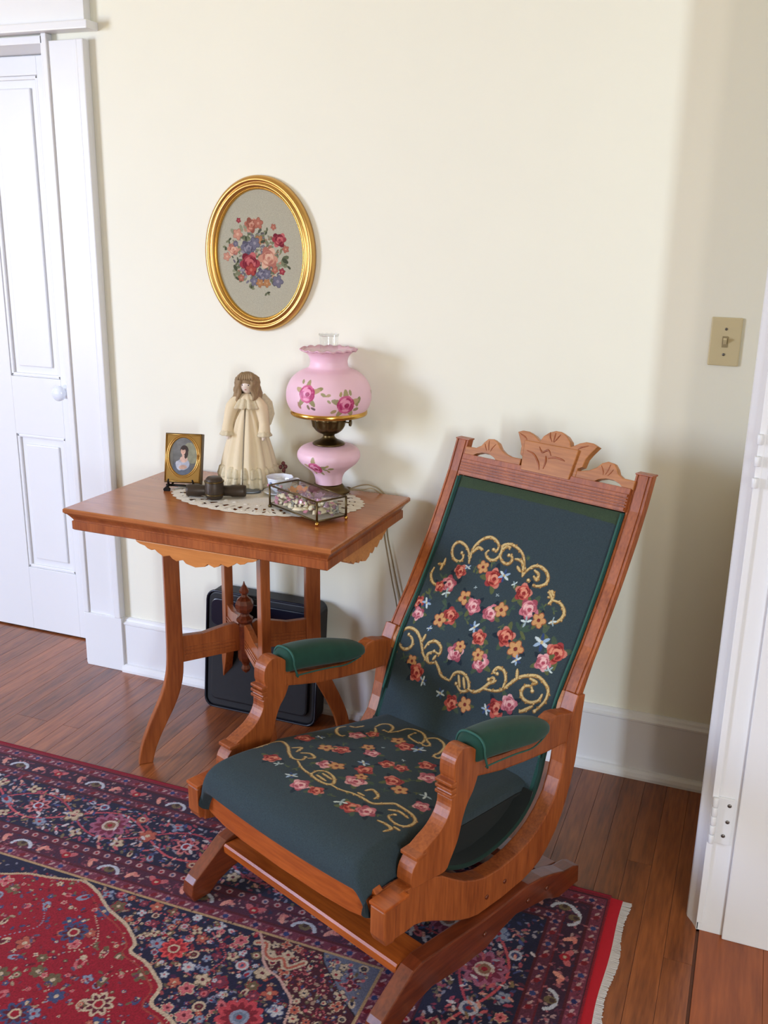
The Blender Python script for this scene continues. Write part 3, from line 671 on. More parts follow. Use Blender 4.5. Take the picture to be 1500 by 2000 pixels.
# lamp
LX,LY=-1.097,-.092
lm=thing('hurricane_lamp','pink glass hurricane table lamp painted with roses, near the back of the oak table','lamp',(LX,LY,Z))
lathe('foot',[(.001,.004),(.052,.004),(.058,.008),(.056,.013),(.045,.018),(.040,.026),(.036,.030),(.001,.031)],(0,0,0),BRASS,lm,36,lambda rr,z,a:(rr*(1+.06*math.cos(4*a))*math.cos(a),rr*(1+.06*math.cos(4*a))*math.sin(a),z))
for k in range(4):
    a=PI/4+k*PI/2; ball('foot_pad',(.056*math.cos(a),.056*math.sin(a),.0085),.011,.011,.0045,BRASS,lm,10)
def lampglass(name,prof,flowers,leaves,seg=200):
    P=np.array(cat(prof,14)); L=np.concatenate([[0],np.cumsum(np.hypot(*(P[1:]-P[:-1]).T))])
    rm=P[:,0].max(); sv=np.linspace(0,L[-1],int(L[-1]/.0011))
    G=Grid(np.linspace(-PI*rm,PI*rm,int(2*PI*rm/.0014)),sv,(236,194,208))
    for x_,y_,L_,an,c in leaves: G.leaf(x_,y_,L_,an,c,.45)
    for x_,y_,r_ in flowers:
        for k in range(5): G.leaf(x_,y_,r_*1.5,k*1.26+.3,random.choice([(166,150,110),(184,158,120),(150,140,100)]),.3)
        G.rose(x_,y_,r_,(176,52,104),(206,96,140),(232,150,180),(160,40,88),.4)
    R=lambda Y:np.interp(Y,L,P[:,0]);Zf=lambda Y:np.interp(Y,L,P[:,1])
    return grid_obj(name,G,lambda X,Y:(R(Y)*np.cos(X/rm),R(Y)*np.sin(X/rm),Zf(Y)),LAMPC,lm)
# the camera sees the side facing about -58 degrees
ca=math.atan2(-2.36,1.08)
basep=[(.037,.030),(.038,.045),(.045,.061),(.060,.075),(.077,.089),(.0855,.102),(.087,.112),(.084,.122),(.074,.132),(.058,.138),(.040,.140)]
rm=.087; c0=rm*ca
lampglass('base_font',basep,[(c0-.046,.068,.027),(c0+2.6*rm,.07,.02)],[(c0-.02,.068,.018,-.3,(150,150,100)),(c0-.005,.062,.016,-1.0,(170,140,90)),(c0-.012,.078,.014,.6,(176,150,100)),(c0-.004,.07,.02,.1,(150,146,96))])
bur=[(.043,.140),(.045,.143),(.037,.148),(.025,.153),(.017,.160),(.0165,.168),(.026,.172),(.037,.180),(.0435,.191),(.046,.205),(.048,.211),(.044,.217),(.045,.230),(.036,.236)]
lathe('burner',bur,(0,0,0),BRASS,lm,48,lambda rr,z,a:(rr*(1+(.05*math.cos(10*a) if .186<z<.228 else 0))*math.cos(a),rr*(1+(.05*math.cos(10*a) if .186<z<.228 else 0))*math.sin(a),z),2)
kx=ca+PI/2-.35
tube('wick_key',[(.036*math.cos(kx),.036*math.sin(kx),.206),(.062*math.cos(kx),.062*math.sin(kx),.203)],.0022,BRASS,lm,6,1)
lathe('key_wheel',[(.001,-.002),(.009,-.002),(.0095,.002),(.001,.002)],(.062*math.cos(kx),.062*math.sin(kx),.203),BRASS,lm,16,ax=((0,0,1),(-math.sin(kx),math.cos(kx),0),(math.cos(kx),math.sin(kx),0)))
for k in range(6):
    a=k*PI/3+.2; tube('shade_arm',[(.034*math.cos(a),.034*math.sin(a),.226),(.07*math.cos(a),.07*math.sin(a),.222),(.1*math.cos(a),.1*math.sin(a),.229)],.0022,BRASS,lm,6,3)
lathe('shade_ring',[(.0975,.226),(.1035,.224),(.1055,.228),(.1045,.236),(.100,.238)],(0,0,0),BRASSY,lm,64)
shp=[(.101,.234),(.109,.246),(.1145,.262),(.1155,.28),(.112,.300),(.100,.322),(.080,.339),(.062,.347),(.054,.352),(.051,.362),(.051,.372),(.056,.384),(.066,.393),(.0725,.397)]
rm=.1155;c0=rm*ca
lampglass('shade',shp,[(c0-.062,.064,.027),(c0+.046,.036,.028),(c0+.19,.05,.022),(c0+.31,.05,.02)],
 [(c0-.035,.075,.02,.3,(150,140,96)),(c0-.022,.067,.016,-.5,(160,150,110)),(c0-.008,.06,.014,.3,(176,150,110)),(c0-.004,.05,.012,-.8,(160,150,110)),(c0-.06,.035,.014,-1.2,(140,120,96)),(c0-.05,.028,.014,-.4,(120,96,96)),(c0+.03,.058,.014,1.3,(170,150,100)),(c0+.06,.06,.016,1.6,(160,150,110)),(c0+.078,.035,.024,1.0,(140,136,92)),(c0+.082,.03,.022,1.9,(150,140,96)),(c0+.02,.022,.018,3.6,(176,150,110)),(c0-.09,.04,.02,-1.2,(170,130,110)),(c0+.07,.02,.018,.2,(150,140,96)),(c0-.08,.09,.016,2.2,(160,150,110))])
lathe('shade_rim',[(.0715,.3955),(.0755,.399),(.0725,.4015),(.070,.398)],(0,0,0),PORCP and plain('pink_rim',(226,178,192),.3),lm,96,lambda rr,z,a:(rr*(1+.05*math.sin(16*a))*math.cos(a),rr*(1+.05*math.sin(16*a))*math.sin(a),z+.002*math.cos(16*a)))
lathe('chimney',[(.022,.236),(.026,.26),(.030,.29),(.028,.33),(.0245,.37),(.0245,.425),(.0262,.437)],(0,0,0),CHIM,lm,40,sm=2,cap=False)
lathe('chimney_rim',[(.0252,.435),(.0268,.436),(.0268,.438),(.0252,.439)],(0,0,0),CHIM,lm,40,lambda rr,z,a:(rr*(1+.04*math.sin(12*a))*math.cos(a),rr*(1+.04*math.sin(12*a))*math.sin(a),z+.0015*math.sin(12*a)))
cw=lambda pts:[(x_-LX,y_-LY,z_-Z) for x_,y_,z_ in pts]
tube('power_cord',cw([(-1.05,-.07,.733),(-1.01,-.055,.735),(-.985,-.055,.742),(-.968,-.045,.732),(-.955,-.012,.70),(-.962,-.008,.62),(-.948,-.008,.53),(-.925,-.008,.42),(-.90,-.008,.34),(-.80,-.022,.25)]),.0019,CORD,lm,6,5)
tube('power_cord',cw([(-1.05,-.06,.733),(-1.02,-.05,.745),(-.99,-.045,.748),(-.962,-.03,.73),(-.945,-.012,.69),(-.952,-.008,.61),(-.934,-.008,.52),(-.907,-.008,.41),(-.88,-.008,.34),(-.79,-.022,.25)]),.0019,CORD,lm,6,5)
# ================================================================ ROCKING CHAIR
TH=-.3862
ch=thing('rocking_chair','antique oak platform rocker with green floral needlepoint seat and back','rocking chair',(-.6686,-.7302,.0075),TH)
vz=lambda a,b,t:(t,a,b)
board=[(-.300,.205),(-.275,.198),(-.245,.196),(-.222,.197),(-.198,.190),(-.170,.176),(-.142,.160),(-.112,.142),(-.083,.127),(-.055,.115),(-.026,.107),(.053,.103),(.13,.106),(.165,.114),(.187,.122),(.215,.142),(.242,.170),(.262,.200),(.276,.230),(.290,.266),(.303,.316),(.310,.37),(.316,.43),(.322,.472),(.295,.478),(.272,.43),(.262,.38),(.255,.33),(.246,.295),(.232,.262),(.205,.232),(.175,.210),(.144,.195),(.10,.184),(.046,.180),(-.007,.186),(-.04,.197),(-.075,.214),(-.108,.236),(-.143,.262),(-.172,.276),(-.20,.285),(-.25,.288),(-.300,.284)]
postf=[(.300,.465),(.335,.520),(.364,.562),(.400,.622),(.439,.688),(.478,.765),(.513,.838),(.543,.915)]
postr=[(.560,.915),(.535,.850),(.500,.775),(.462,.705),(.424,.640),(.388,.585),(.356,.535),(.322,.472)]
for s in(-1,1):
    wn='left' if s<0 else 'right'
    prism('side_frame',board,vz,s*.248,s*.284,CW,ch,.003)
    bp=prism('back_post',postf+postr,vz,s*.236,s*.278,CW,ch,.002)
    for w0,w1 in((.2375,.2425),(.246,.268),(.2715,.2765)):
        pf_=[(a-.0022,b+.0008) for a,b in postf]; prism('post_reed',pf_+postf[::-1],vz,s*w0,s*w1,CW,bp,.0009)
    box('post_cap',(min(s*.235,s*.2795),max(s*.235,s*.2795)),(.540,.563),(.9145,.9185),CW,bp,.002)
    prism('post_block',[(.285,.452),(.276,.425),(.300,.418),(.318,.43),(.322,.47),(.300,.474)],vz,s*.238,s*.279,CWL,bp,.002)
    # front block with chamfered ends
    fb=prism('front_block',[(-.312,.220),(-.306,.206),(-.286,.204),(-.280,.212),(-.280,.276),(-.286,.282),(-.306,.282),(-.312,.276)],vz,s*.256,s*.2925,CW,ch,.004)
    box('block_cap',(min(s*.254,s*.2945),max(s*.254,s*.2945)),(-.3135,-.250),(.280,.287),CWH,fb,.002)
    sup=[(-.234,.286),(-.236,.318),(-.222,.337),(-.212,.346),(-.190,.356),(-.162,.368),(-.142,.386),(-.132,.405),(-.131,.420),(-.127,.424),(-.133,.432),(-.126,.440),(-.132,.448),(-.124,.456),(-.127,.468),(-.126,.492),(-.118,.506),(-.103,.515),(-.085,.513),(-.068,.502),(-.056,.484),(-.052,.462),(-.056,.438),(-.068,.412),(-.084,.392),(-.096,.365),(-.108,.325),(-.128,.292),(-.143,.274),(-.19,.280)]
    sp_=prism('arm_support',[tuple(p) for p in cat(sup,3,True)],vz,s*.252,s*.288,CW,ch,.003)
    for z_ in(.425,.437,.449): box('carved_ring',(min(s*.2495,s*.2905),max(s*.2495,s*.2905)),(-.1365,-.120),(z_,z_+.007),CW,sp_,.002)
    box('carved_ring',(min(s*.2495,s*.2905),max(s*.2495,s*.2905)),(-.228,-.20),(.339,.347),CW,sp_,.002)
    rail=[(-.07,.438),(-.02,.424),(.03,.411),(.107,.397),(.19,.385),(.27,.378),(.285,.40),(.296,.43),(.29,.443),(.265,.448),(.240,.456),(.215,.461),(.195,.457),(.178,.443),(.165,.430),(.10,.436),(.03,.447),(-.02,.458),(-.07,.47)]
    prism('arm_rail',rail,vz,s*.250,s*.282,CW,ch,.004)
    # velvet pad
    cs=[(-.066,.484,.022,.022),(-.062,.487,.029,.030),(-.050,.489,.033,.034),(-.02,.486,.035,.035),(.03,.477,.036,.036),(.08,.466,.036,.035),(.12,.456,.034,.032),(.158,.448,.028,.026),(.185,.442,.019,.016),(.195,.441,.006,.005)]
    cs=cat(cs,3); V=[];F=[];n=24
    for v_,zc,aw,hh in cs:
        for k in range(n):
            a=2*PI*k/n; c_,s_=math.cos(a),math.sin(a); e_=.75
            V.append((s*.268+aw*abs(c_)**e_*(1 if c_>0 else -1),v_,zc+hh*abs(s_)**e_*(1 if s_>0 else -1)*(1 if s_>0 else .62)))
    m=len(cs)
    for i in range(m-1):
        for k in range(n): F.append((i*n+k,i*n+(k+1)%n,(i+1)*n+(k+1)%n,(i+1)*n+k))
    F+=[tuple(range(n)),tuple(range((m-1)*n,m*n))]
    pad=mesh('arm_pad',V,F,VELV,ch,True); pad['label']='padded green velvet armrest'
    zz=cs[5]; 
    pts=[]
    for k in range(15):
        a=PI+PI*k/14*-1; c_,s_=math.cos(a),math.sin(a)
        pts.append((s*.268+.034*abs(c_)**.75*(1 if c_>0 else -1),-.056,.489+.034*abs(s_)**.75))
    pts=[(pts[0][0],-.045,.458)]+pts+[(pts[-1][0],-.045,.458)]
    tube('piping',pts,.0026,PIPE,pad,6,2)
    for s3 in(-1,1):
        tube('piping',[(s*.268+s3*.033,-.05,.462),(s*.268+s3*.0335,.0,.456),(s*.268+s3*.033,.05,.448),(s*.268+s3*.031,.11,.436),(s*.268+s3*.018,.172,.433)],.0018,PIPE,pad,6,4)
    # near-black panel below the seat edge, and the corded rim of the sling
    sidep=[(-.24,.30),(-.143,.282),(-.108,.255),(-.06,.225),(0,.200),(.05,.194),(.10,.199),(.15,.212),(.185,.232),(.20,.25),(.20,.262),(.05,.275),(-.07,.290),(-.2,.31)]
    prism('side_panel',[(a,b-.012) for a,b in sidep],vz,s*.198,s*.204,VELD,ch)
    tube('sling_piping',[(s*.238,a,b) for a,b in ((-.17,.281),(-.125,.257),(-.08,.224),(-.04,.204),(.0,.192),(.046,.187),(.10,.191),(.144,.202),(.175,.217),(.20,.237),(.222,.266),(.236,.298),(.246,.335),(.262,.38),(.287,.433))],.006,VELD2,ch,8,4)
    # rocker platform side rail
    br=[(-.326,.0),(-.333,.016),(-.328,.042),(-.318,.052),(-.27,.086),(-.235,.111),(-.21,.117),(-.12,.110),(-.03,.1015),(.05,.0995),(.13,.1005),(.18,.092),(.23,.076),(.27,.060),(.312,.052),(.330,.044),(.333,.0),(.255,.0),(.235,.008),(.20,.026),(.15,.036),(.09,.050),(.04,.042),(-.013,.026),(-.10,.030),(-.18,.042),(-.225,.034),(-.262,.018),(-.285,.0)]
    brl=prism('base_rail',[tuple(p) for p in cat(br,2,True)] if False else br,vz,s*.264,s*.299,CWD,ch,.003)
    for v_,z_ in((-.02,.066),(.13,.062),(.20,.055)): lathe('screw_plug',[(.006,0),(.006,.002),(.001,.003)],(s*.299,v_,z_),CWD,brl,12,ax=((0,1,0),(0,0,1),(s,0,0)))
    for v_,z_ in((-.0,.135),(.06,.14)): lathe('screw_plug',[(.005,0),(.005,.0015),(.001,.002)],(s*.284,v_,z_),CWD,ch,12,ax=((0,1,0),(0,0,1),(s,0,0)))
# platform cross boards
cb=prism('cross_board',[(-.245,.088),(-.241,.084),(-.165,.084),(-.165,.104),(-.241,.108),(-.245,.104)],vz,-.262,.262,CWH,ch,.001)
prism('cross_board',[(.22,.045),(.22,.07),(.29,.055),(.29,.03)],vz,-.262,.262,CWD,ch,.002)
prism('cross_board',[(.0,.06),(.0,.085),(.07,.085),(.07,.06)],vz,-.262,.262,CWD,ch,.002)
# front apron rail, arched below
apn=[(-.262,.235),(-.235,.225),(-.19,.218),(-.12,.216),(0,.216),(.12,.216),(.19,.218),(.235,.225),(.262,.235),(.262,.276),(.24,.296),(-.24,.296),(-.262,.276)]
V=[];F=[]
prism('apron_rail',apn,lambda a,b,t:(a,t-.012*(1-(a/.262)**2),b),-.292,-.272,CWH,ch,.002)
# top rail and crest
d_=np.array([.063,.158]);d_/=np.linalg.norm(d_);nn_=np.array([d_[1],-d_[0]]) # normal to the front plane points back
def cp(a,b,t): # a across, b up the back, t backwards
    return (a,.500+b*d_[0]+t*nn_[0],.83+b*d_[1]+t*nn_[1])
tr=prism('top_rail',[(-.238,.006),(.238,.006),(.238,.060),(-.238,.060)],cp,.0,.020,CW,ch,.001)
for b0,h_ in((.008,.008),(.0185,.004),(.0255,.004),(.0325,.004),(.039,.007)):
    prism('rail_reed',[(-.236,b0),(.236,b0),(.236,b0+h_),(-.236,b0+h_)],cp,-.004,.001,CW,tr,.0012)
cl=[(-.077,.058),(-.077,.080),(-.088,.086),(-.091,.106),(-.099,.120),(-.112,.139),(-.098,.1445),(-.080,.1445),(-.064,.139),(-.050,.130),(-.043,.127),(-.037,.140),(-.024,.151),(-.008,.1575)]
cen=cl+[(-a,b) for a,b in cl[::-1]]
cen=[(a+.016,b) for a,b in cen]
cr_=prism('crest_carving',cen,cp,.002,.022,CWL,ch,.002)
pq=prism('crest_plaque',[(-.056,.050),(.080,.050),(.086,.122),(-.066,.122)],cp,-.004,.004,CWL,cr_,.002)
for P in ([(-.052,.098),(-.030,.092),(-.012,.075),(-.004,.058)],[(.012,.088),(.028,.094),(.046,.093),(.058,.090)],[(-.02,.112),(-.008,.100),(.006,.108),(.018,.096)],[(.006,.062),(.008,.08),(.004,.094)]):
    tube('incised_leaf',[cp(a,b,-.0042) for a,b in P],[.0008,.0022,.0024,.0008],CW,cr_,6,4)
for P in ([(-.005,.152),(-.002,.140),(.006,.130)],[(.024,.150),(.018,.140),(.012,.130)],[(-.088,.136),(-.072,.130),(-.064,.124)],[(.104,.136),(.088,.130),(.08,.124)],[(.010,.153),(.010,.142),(.010,.130)]):
    tube('incised_leaf',[cp(a,b,.0018) for a,b in P],[.0008,.0018,.0008],CW,cr_,6,4)
side=[(.066,.058),(.066,.076),(.095,.076),(.118,.082),(.134,.091),(.146,.104),(.160,.110),(.176,.108),(.186,.098),(.192,.088),(.206,.080),(.238,.079),(.238,.058),(.212,.058),(.200,.066),(.184,.071),(.165,.071),(.148,.066),(.136,.058)]
for s in(-1,1):
    sc=prism('side_scroll',[(s*a+.004*(s>0),b) for a,b in side],cp,.003,.020,CWL,ch,.002)
    for P in ([(.15,.098),(.158,.086),(.160,.078)],[(.172,.104),(.170,.092),(.166,.08)],[(.182,.094),(.178,.086),(.172,.078)]):
        tube('incised_leaf',[cp(s*a,b,.0028) for a,b in P],[.0006,.0014,.0006],CW,sc,6,3)
# ---- needlepoint
PAT=json.loads('{"back":[[[-0.1299,0.4346,0.014,"R"],[-0.0705,0.4604,0.0117,"G"],[-0.0305,0.4416,0.0196,"R"],[-0.0056,0.4557,0.0131,"B"],[-0.1489,0.3967,0.0168,"P"],[-0.1731,0.3825,0.0117,"R"],[-0.1474,0.3736,0.0103,"W"],[0.0601,0.4308,0.0177,"R"],[-0.0885,0.3764,0.0131,"G"],[-0.0564,0.3636,0.0168,"P"],[-0.2188,0.3285,0.014,"R"],[-0.1929,0.3335,0.0121,"B"],[-0.205,0.3016,0.014,"P"],[0.0895,0.3992,0.0196,"P"],[0.1234,0.3813,0.0131,"G"],[0.0943,0.3688,0.0112,"W"],[-0.1079,0.3234,0.0177,"R"],[-0.1335,0.3055,0.0131,"G"],[-0.0041,0.362,0.0168,"P"],[0.0204,0.3765,0.0131,"G"],[-0.0314,0.3172,0.0121,"B"],[-0.0079,0.2978,0.0154,"R"],[0.059,0.3215,0.0187,"R"],[0.0948,0.3023,0.0149,"G"],[0.1503,0.3366,0.0168,"B"],[0.1912,0.3246,0.0196,"R"],[0.1711,0.2952,0.0159,"P"],[0.1914,0.2838,0.0084,"W"],[-0.0542,0.245,0.0177,"P"],[-0.047,0.2634,0.0103,"G"],[0.0204,0.2447,0.0177,"P"],[0.0076,0.2595,0.0112,"G"],[-0.1712,0.1873,0.0112,"G"],[-0.1486,0.1655,0.0177,"R"],[-0.122,0.1527,0.0103,"B"],[-0.0246,0.1318,0.0154,"R"],[0.0127,0.1404,0.0131,"G"],[-0.0625,0.1421,0.0103,"B"],[0.0954,0.1607,0.0177,"R"],[0.1247,0.181,0.0168,"P"],[0.0709,0.1497,0.0103,"B"],[0.1078,0.2795,0.0103,"B"],[0.1564,0.389,0.0084,"W"],[-0.0707,0.4085,0.0037,"W"],[-0.0038,0.4064,0.0037,"W"],[-0.1126,0.4492,0.0075,"B"],[0.0301,0.4438,0.0065,"W"],[-0.1517,0.2772,0.0065,"B"]],[[-0.195,0.3561,0.0112],[-0.133,0.3435,0.0121],[0.0887,0.3451,0.0168],[0.1467,0.3563,0.0159],[-0.0588,0.3259,0.0075],[-0.1174,0.2879,0.0075],[0.0129,0.278,0.0075],[0.0439,0.3858,0.0084],[-0.1743,0.4049,0.0103],[-0.1983,0.1883,0.0093],[-0.092,0.4497,0.0065],[-0.0511,0.4754,0.0084],[0.1762,0.3243,0.0093],[0.1495,0.4122,0.0065],[0.0364,0.3406,0.0065],[-0.068,0.2183,0.0075],[0.0442,0.5145,0.0065],[0.141,0.1948,0.0075],[0.123,0.4137,0.0075]],[[[-0.115,0.4611],[-0.123,0.4816],[-0.1404,0.4974],[-0.164,0.5027],[-0.177,0.4908],[-0.1751,0.4734],[-0.1623,0.4589],[-0.1429,0.4563],[-0.1361,0.4682],[-0.1456,0.4784]],[[-0.1139,0.4589],[-0.1167,0.4782],[-0.1151,0.5012],[-0.1004,0.5231],[-0.0814,0.5341],[-0.0618,0.5315],[-0.0482,0.5202],[-0.0497,0.5053],[-0.0593,0.5077]],[[-0.1144,0.4863],[-0.1035,0.5017],[-0.0883,0.5005]],[[-0.0715,0.5022],[-0.0764,0.4935],[-0.0663,0.4837],[-0.0488,0.4833],[-0.0373,0.4962],[-0.035,0.5114],[-0.0368,0.523],[-0.0227,0.5303],[-0.0088,0.5308],[0.0101,0.525],[0.0251,0.5145],[0.0355,0.4981],[0.04,0.4848]],[[-0.0382,0.5008],[-0.0248,0.4871],[-0.0094,0.4839],[0.0004,0.4937],[-0.0043,0.5047],[-0.0128,0.5049]],[[-0.0333,0.5142],[-0.0256,0.5233],[-0.0145,0.5237]],[[0.0085,0.5007],[0.0253,0.5002],[0.0357,0.4885],[0.0424,0.4663]],[[0.0209,0.4846],[0.0329,0.4757]],[[0.0424,0.4663],[0.0491,0.4825],[0.0621,0.4965],[0.0793,0.5001],[0.098,0.4932],[0.1089,0.4797],[0.107,0.4651],[0.0902,0.4548],[0.0714,0.4552],[0.0606,0.4617]],[[0.0685,0.4877],[0.0816,0.4817],[0.0822,0.4677],[0.0714,0.4742]],[[-0.1871,0.4525],[-0.1886,0.4383],[-0.204,0.4353]],[[-0.189,0.4366],[-0.1904,0.4235]],[[-0.2126,0.4227],[-0.2146,0.4042],[-0.2005,0.3876],[-0.1824,0.3824]],[[0.1261,0.4378],[0.1368,0.4432],[0.1303,0.4529],[0.1218,0.4482]],[[0.1241,0.4489],[0.1371,0.4363],[0.1321,0.4233]],[[0.1379,0.4342],[0.1588,0.4333],[0.1745,0.4196],[0.1758,0.404],[0.1663,0.3898],[0.155,0.3863]],[[-0.2292,0.1933],[-0.2378,0.2154],[-0.2347,0.2412],[-0.2152,0.26],[-0.186,0.2589],[-0.1661,0.2449],[-0.154,0.2293],[-0.1411,0.2115],[-0.1198,0.1991],[-0.0993,0.2058]],[[-0.2383,0.2252],[-0.219,0.2089],[-0.1996,0.2086],[-0.1856,0.2218],[-0.1903,0.2375],[-0.2071,0.2447]],[[-0.1546,0.2587],[-0.1581,0.2401]],[[-0.144,0.2275],[-0.1368,0.2443],[-0.1179,0.2529],[-0.0985,0.2443],[-0.0967,0.2281],[-0.1142,0.2297]],[[-0.1198,0.1991],[-0.1301,0.215],[-0.1189,0.2258]],[[-0.1048,0.2207],[-0.1098,0.2096]],[[-0.1001,0.2079],[-0.0865,0.1956],[-0.0722,0.1814],[-0.0473,0.1779]],[[-0.0454,0.1809],[-0.0378,0.1999],[-0.0171,0.2068],[0.0025,0.1971],[0.0109,0.1768],[-0.0079,0.1656],[-0.0268,0.1778]],[[-0.0251,0.1971],[-0.0135,0.173]],[[-0.0108,0.1973],[0.0,0.1753]],[[0.0109,0.1768],[0.0282,0.1758],[0.0459,0.1888],[0.0613,0.2078],[0.0721,0.216],[0.0668,0.2233],[0.056,0.2151]],[[0.0533,0.1914],[0.0817,0.1966],[0.0995,0.2072],[0.1144,0.2258],[0.1292,0.2442],[0.15,0.256],[0.1732,0.2617],[0.1947,0.2533],[0.2076,0.24],[0.2075,0.2182],[0.197,0.197],[0.1899,0.1879]],[[0.0988,0.2093],[0.0997,0.2298],[0.0883,0.2464],[0.071,0.2485],[0.0625,0.2355],[0.0737,0.2347]],[[0.1196,0.2594],[0.1268,0.239]],[[0.1571,0.2516],[0.174,0.2484],[0.1666,0.2413]],[[0.1967,0.2275],[0.1917,0.2126],[0.1748,0.2023],[0.1559,0.2045],[0.1465,0.2167],[0.1517,0.2318],[0.166,0.2354],[0.1713,0.2275]],[[0.182,0.196],[0.1664,0.1816],[0.1562,0.1736]]]],"seat":[[[-0.2105,0.2465,0.0173,"R"],[-0.196,0.2797,0.0093,"B"],[-0.1591,0.3601,0.0167,"P"],[-0.142,0.3954,0.0133,"R"],[-0.1105,0.2685,0.0173,"R"],[-0.1366,0.2472,0.0133,"G"],[-0.0566,0.3141,0.0153,"P"],[-0.087,0.331,0.0113,"G"],[-0.0403,0.4064,0.0183,"R"],[-0.0756,0.417,0.0133,"G"],[-0.0088,0.4199,0.0153,"B"],[-0.1555,0.1081,0.016,"R"],[-0.1231,0.0992,0.0087,"W"],[-0.0653,0.184,0.0167,"P"],[-0.0483,0.1988,0.0133,"G"],[-0.0281,0.2608,0.012,"B"],[-0.0007,0.2374,0.0167,"R"],[0.0053,0.3016,0.0153,"R"],[0.0381,0.3141,0.0133,"R"],[0.1032,0.3329,0.0183,"P"],[0.0633,0.3749,0.0167,"R"],[0.0265,0.1824,0.0193,"P"],[0.0185,0.2085,0.01,"G"],[0.0704,0.2546,0.018,"R"],[0.1058,0.2365,0.0133,"G"],[-0.0238,0.0756,0.0167,"P"],[-0.0653,0.086,0.0113,"B"],[0.0135,0.0842,0.0133,"R"],[0.1553,0.2667,0.012,"W"],[0.1768,0.2251,0.0153,"P"],[0.1024,0.0952,0.0167,"R"],[0.1302,0.1107,0.0167,"P"],[0.0755,0.0929,0.0113,"W"],[-0.0661,0.3585,0.004,"W"],[0.0121,0.3481,0.0047,"W"],[-0.1099,0.5275,0.004,"W"]],[[-0.1946,0.3069,0.0087],[-0.0791,0.1532,0.0073],[-0.1346,0.2969,0.008],[-0.0848,0.1157,0.0073],[-0.1081,0.4032,0.008],[-0.1613,0.22,0.0067],[0.0913,0.2881,0.008],[0.0527,0.2001,0.0073],[-0.1069,0.1059,0.0067],[0.0881,0.2077,0.0067],[0.0578,0.1335,0.0067],[-0.0431,0.1455,0.0067],[0.0471,0.0935,0.0067],[0.1514,0.1223,0.0067],[0.1362,0.2605,0.0067]],[[[-0.2413,0.11],[-0.221,0.1145],[-0.2233,0.1419],[-0.2274,0.167],[-0.2157,0.1878],[-0.1848,0.1785],[-0.1538,0.1556],[-0.1262,0.1441],[-0.1108,0.1562],[-0.1186,0.172]],[[-0.2471,0.1317],[-0.2451,0.1515],[-0.22,0.1478]],[[-0.1739,0.1821],[-0.1638,0.1997],[-0.1513,0.1752]],[[-0.1406,0.1787],[-0.1277,0.1936],[-0.1058,0.1867],[-0.1097,0.1726]],[[-0.1102,0.1427],[-0.0783,0.1268],[-0.0493,0.1215],[-0.021,0.1163],[0.0035,0.1185],[0.0116,0.132],[-0.0072,0.1523],[-0.0348,0.1593],[-0.0499,0.1476],[-0.0477,0.1242]],[[-0.0361,0.1304],[-0.0063,0.1279]],[[-0.0346,0.1462],[-0.0047,0.1434]],[[0.0148,0.1246],[0.0388,0.1268],[0.0595,0.1361],[0.0767,0.1401],[0.0922,0.1415],[0.1152,0.1435],[0.1283,0.1645],[0.1397,0.183],[0.1624,0.1846],[0.1888,0.1816],[0.2081,0.1684],[0.2134,0.1447],[0.2037,0.1296],[0.1822,0.1276],[0.1668,0.1358],[0.1692,0.1505]],[[0.0676,0.1494],[0.0833,0.1507]],[[0.0689,0.17],[0.0748,0.1859],[0.0988,0.1761],[0.1037,0.16]],[[0.1502,0.1538],[0.1658,0.1675],[0.1919,0.1646]],[[0.1678,0.1049],[0.1838,0.1088],[0.2019,0.106],[0.2005,0.0868]],[[0.2012,0.1152],[0.2146,0.1154]],[[-0.2224,0.3778],[-0.2246,0.3575],[-0.2031,0.3344],[-0.179,0.3257],[-0.1736,0.335]],[[-0.2166,0.3872],[-0.2026,0.3935],[-0.1992,0.4156]],[[-0.1774,0.4345],[-0.182,0.4603],[-0.169,0.4731],[-0.1446,0.463],[-0.1306,0.4374],[-0.1473,0.4344]],[[-0.1712,0.4282],[-0.1451,0.4062],[-0.1331,0.3787]],[[-0.1257,0.4374],[-0.1198,0.4627],[-0.1189,0.4884],[-0.0961,0.5008],[-0.0688,0.4969],[-0.0424,0.4772],[-0.0318,0.449],[-0.06,0.4493],[-0.0828,0.459],[-0.0865,0.4845]],[[-0.0392,0.4522],[-0.0133,0.4488],[-0.0128,0.4642],[-0.0405,0.4803],[-0.0314,0.5023],[-0.0079,0.5017],[0.0183,0.4838],[0.034,0.4513],[0.0365,0.4272],[0.0522,0.4242],[0.0538,0.4541],[0.0782,0.4508]]]]}')
BASE=(53,65,70)
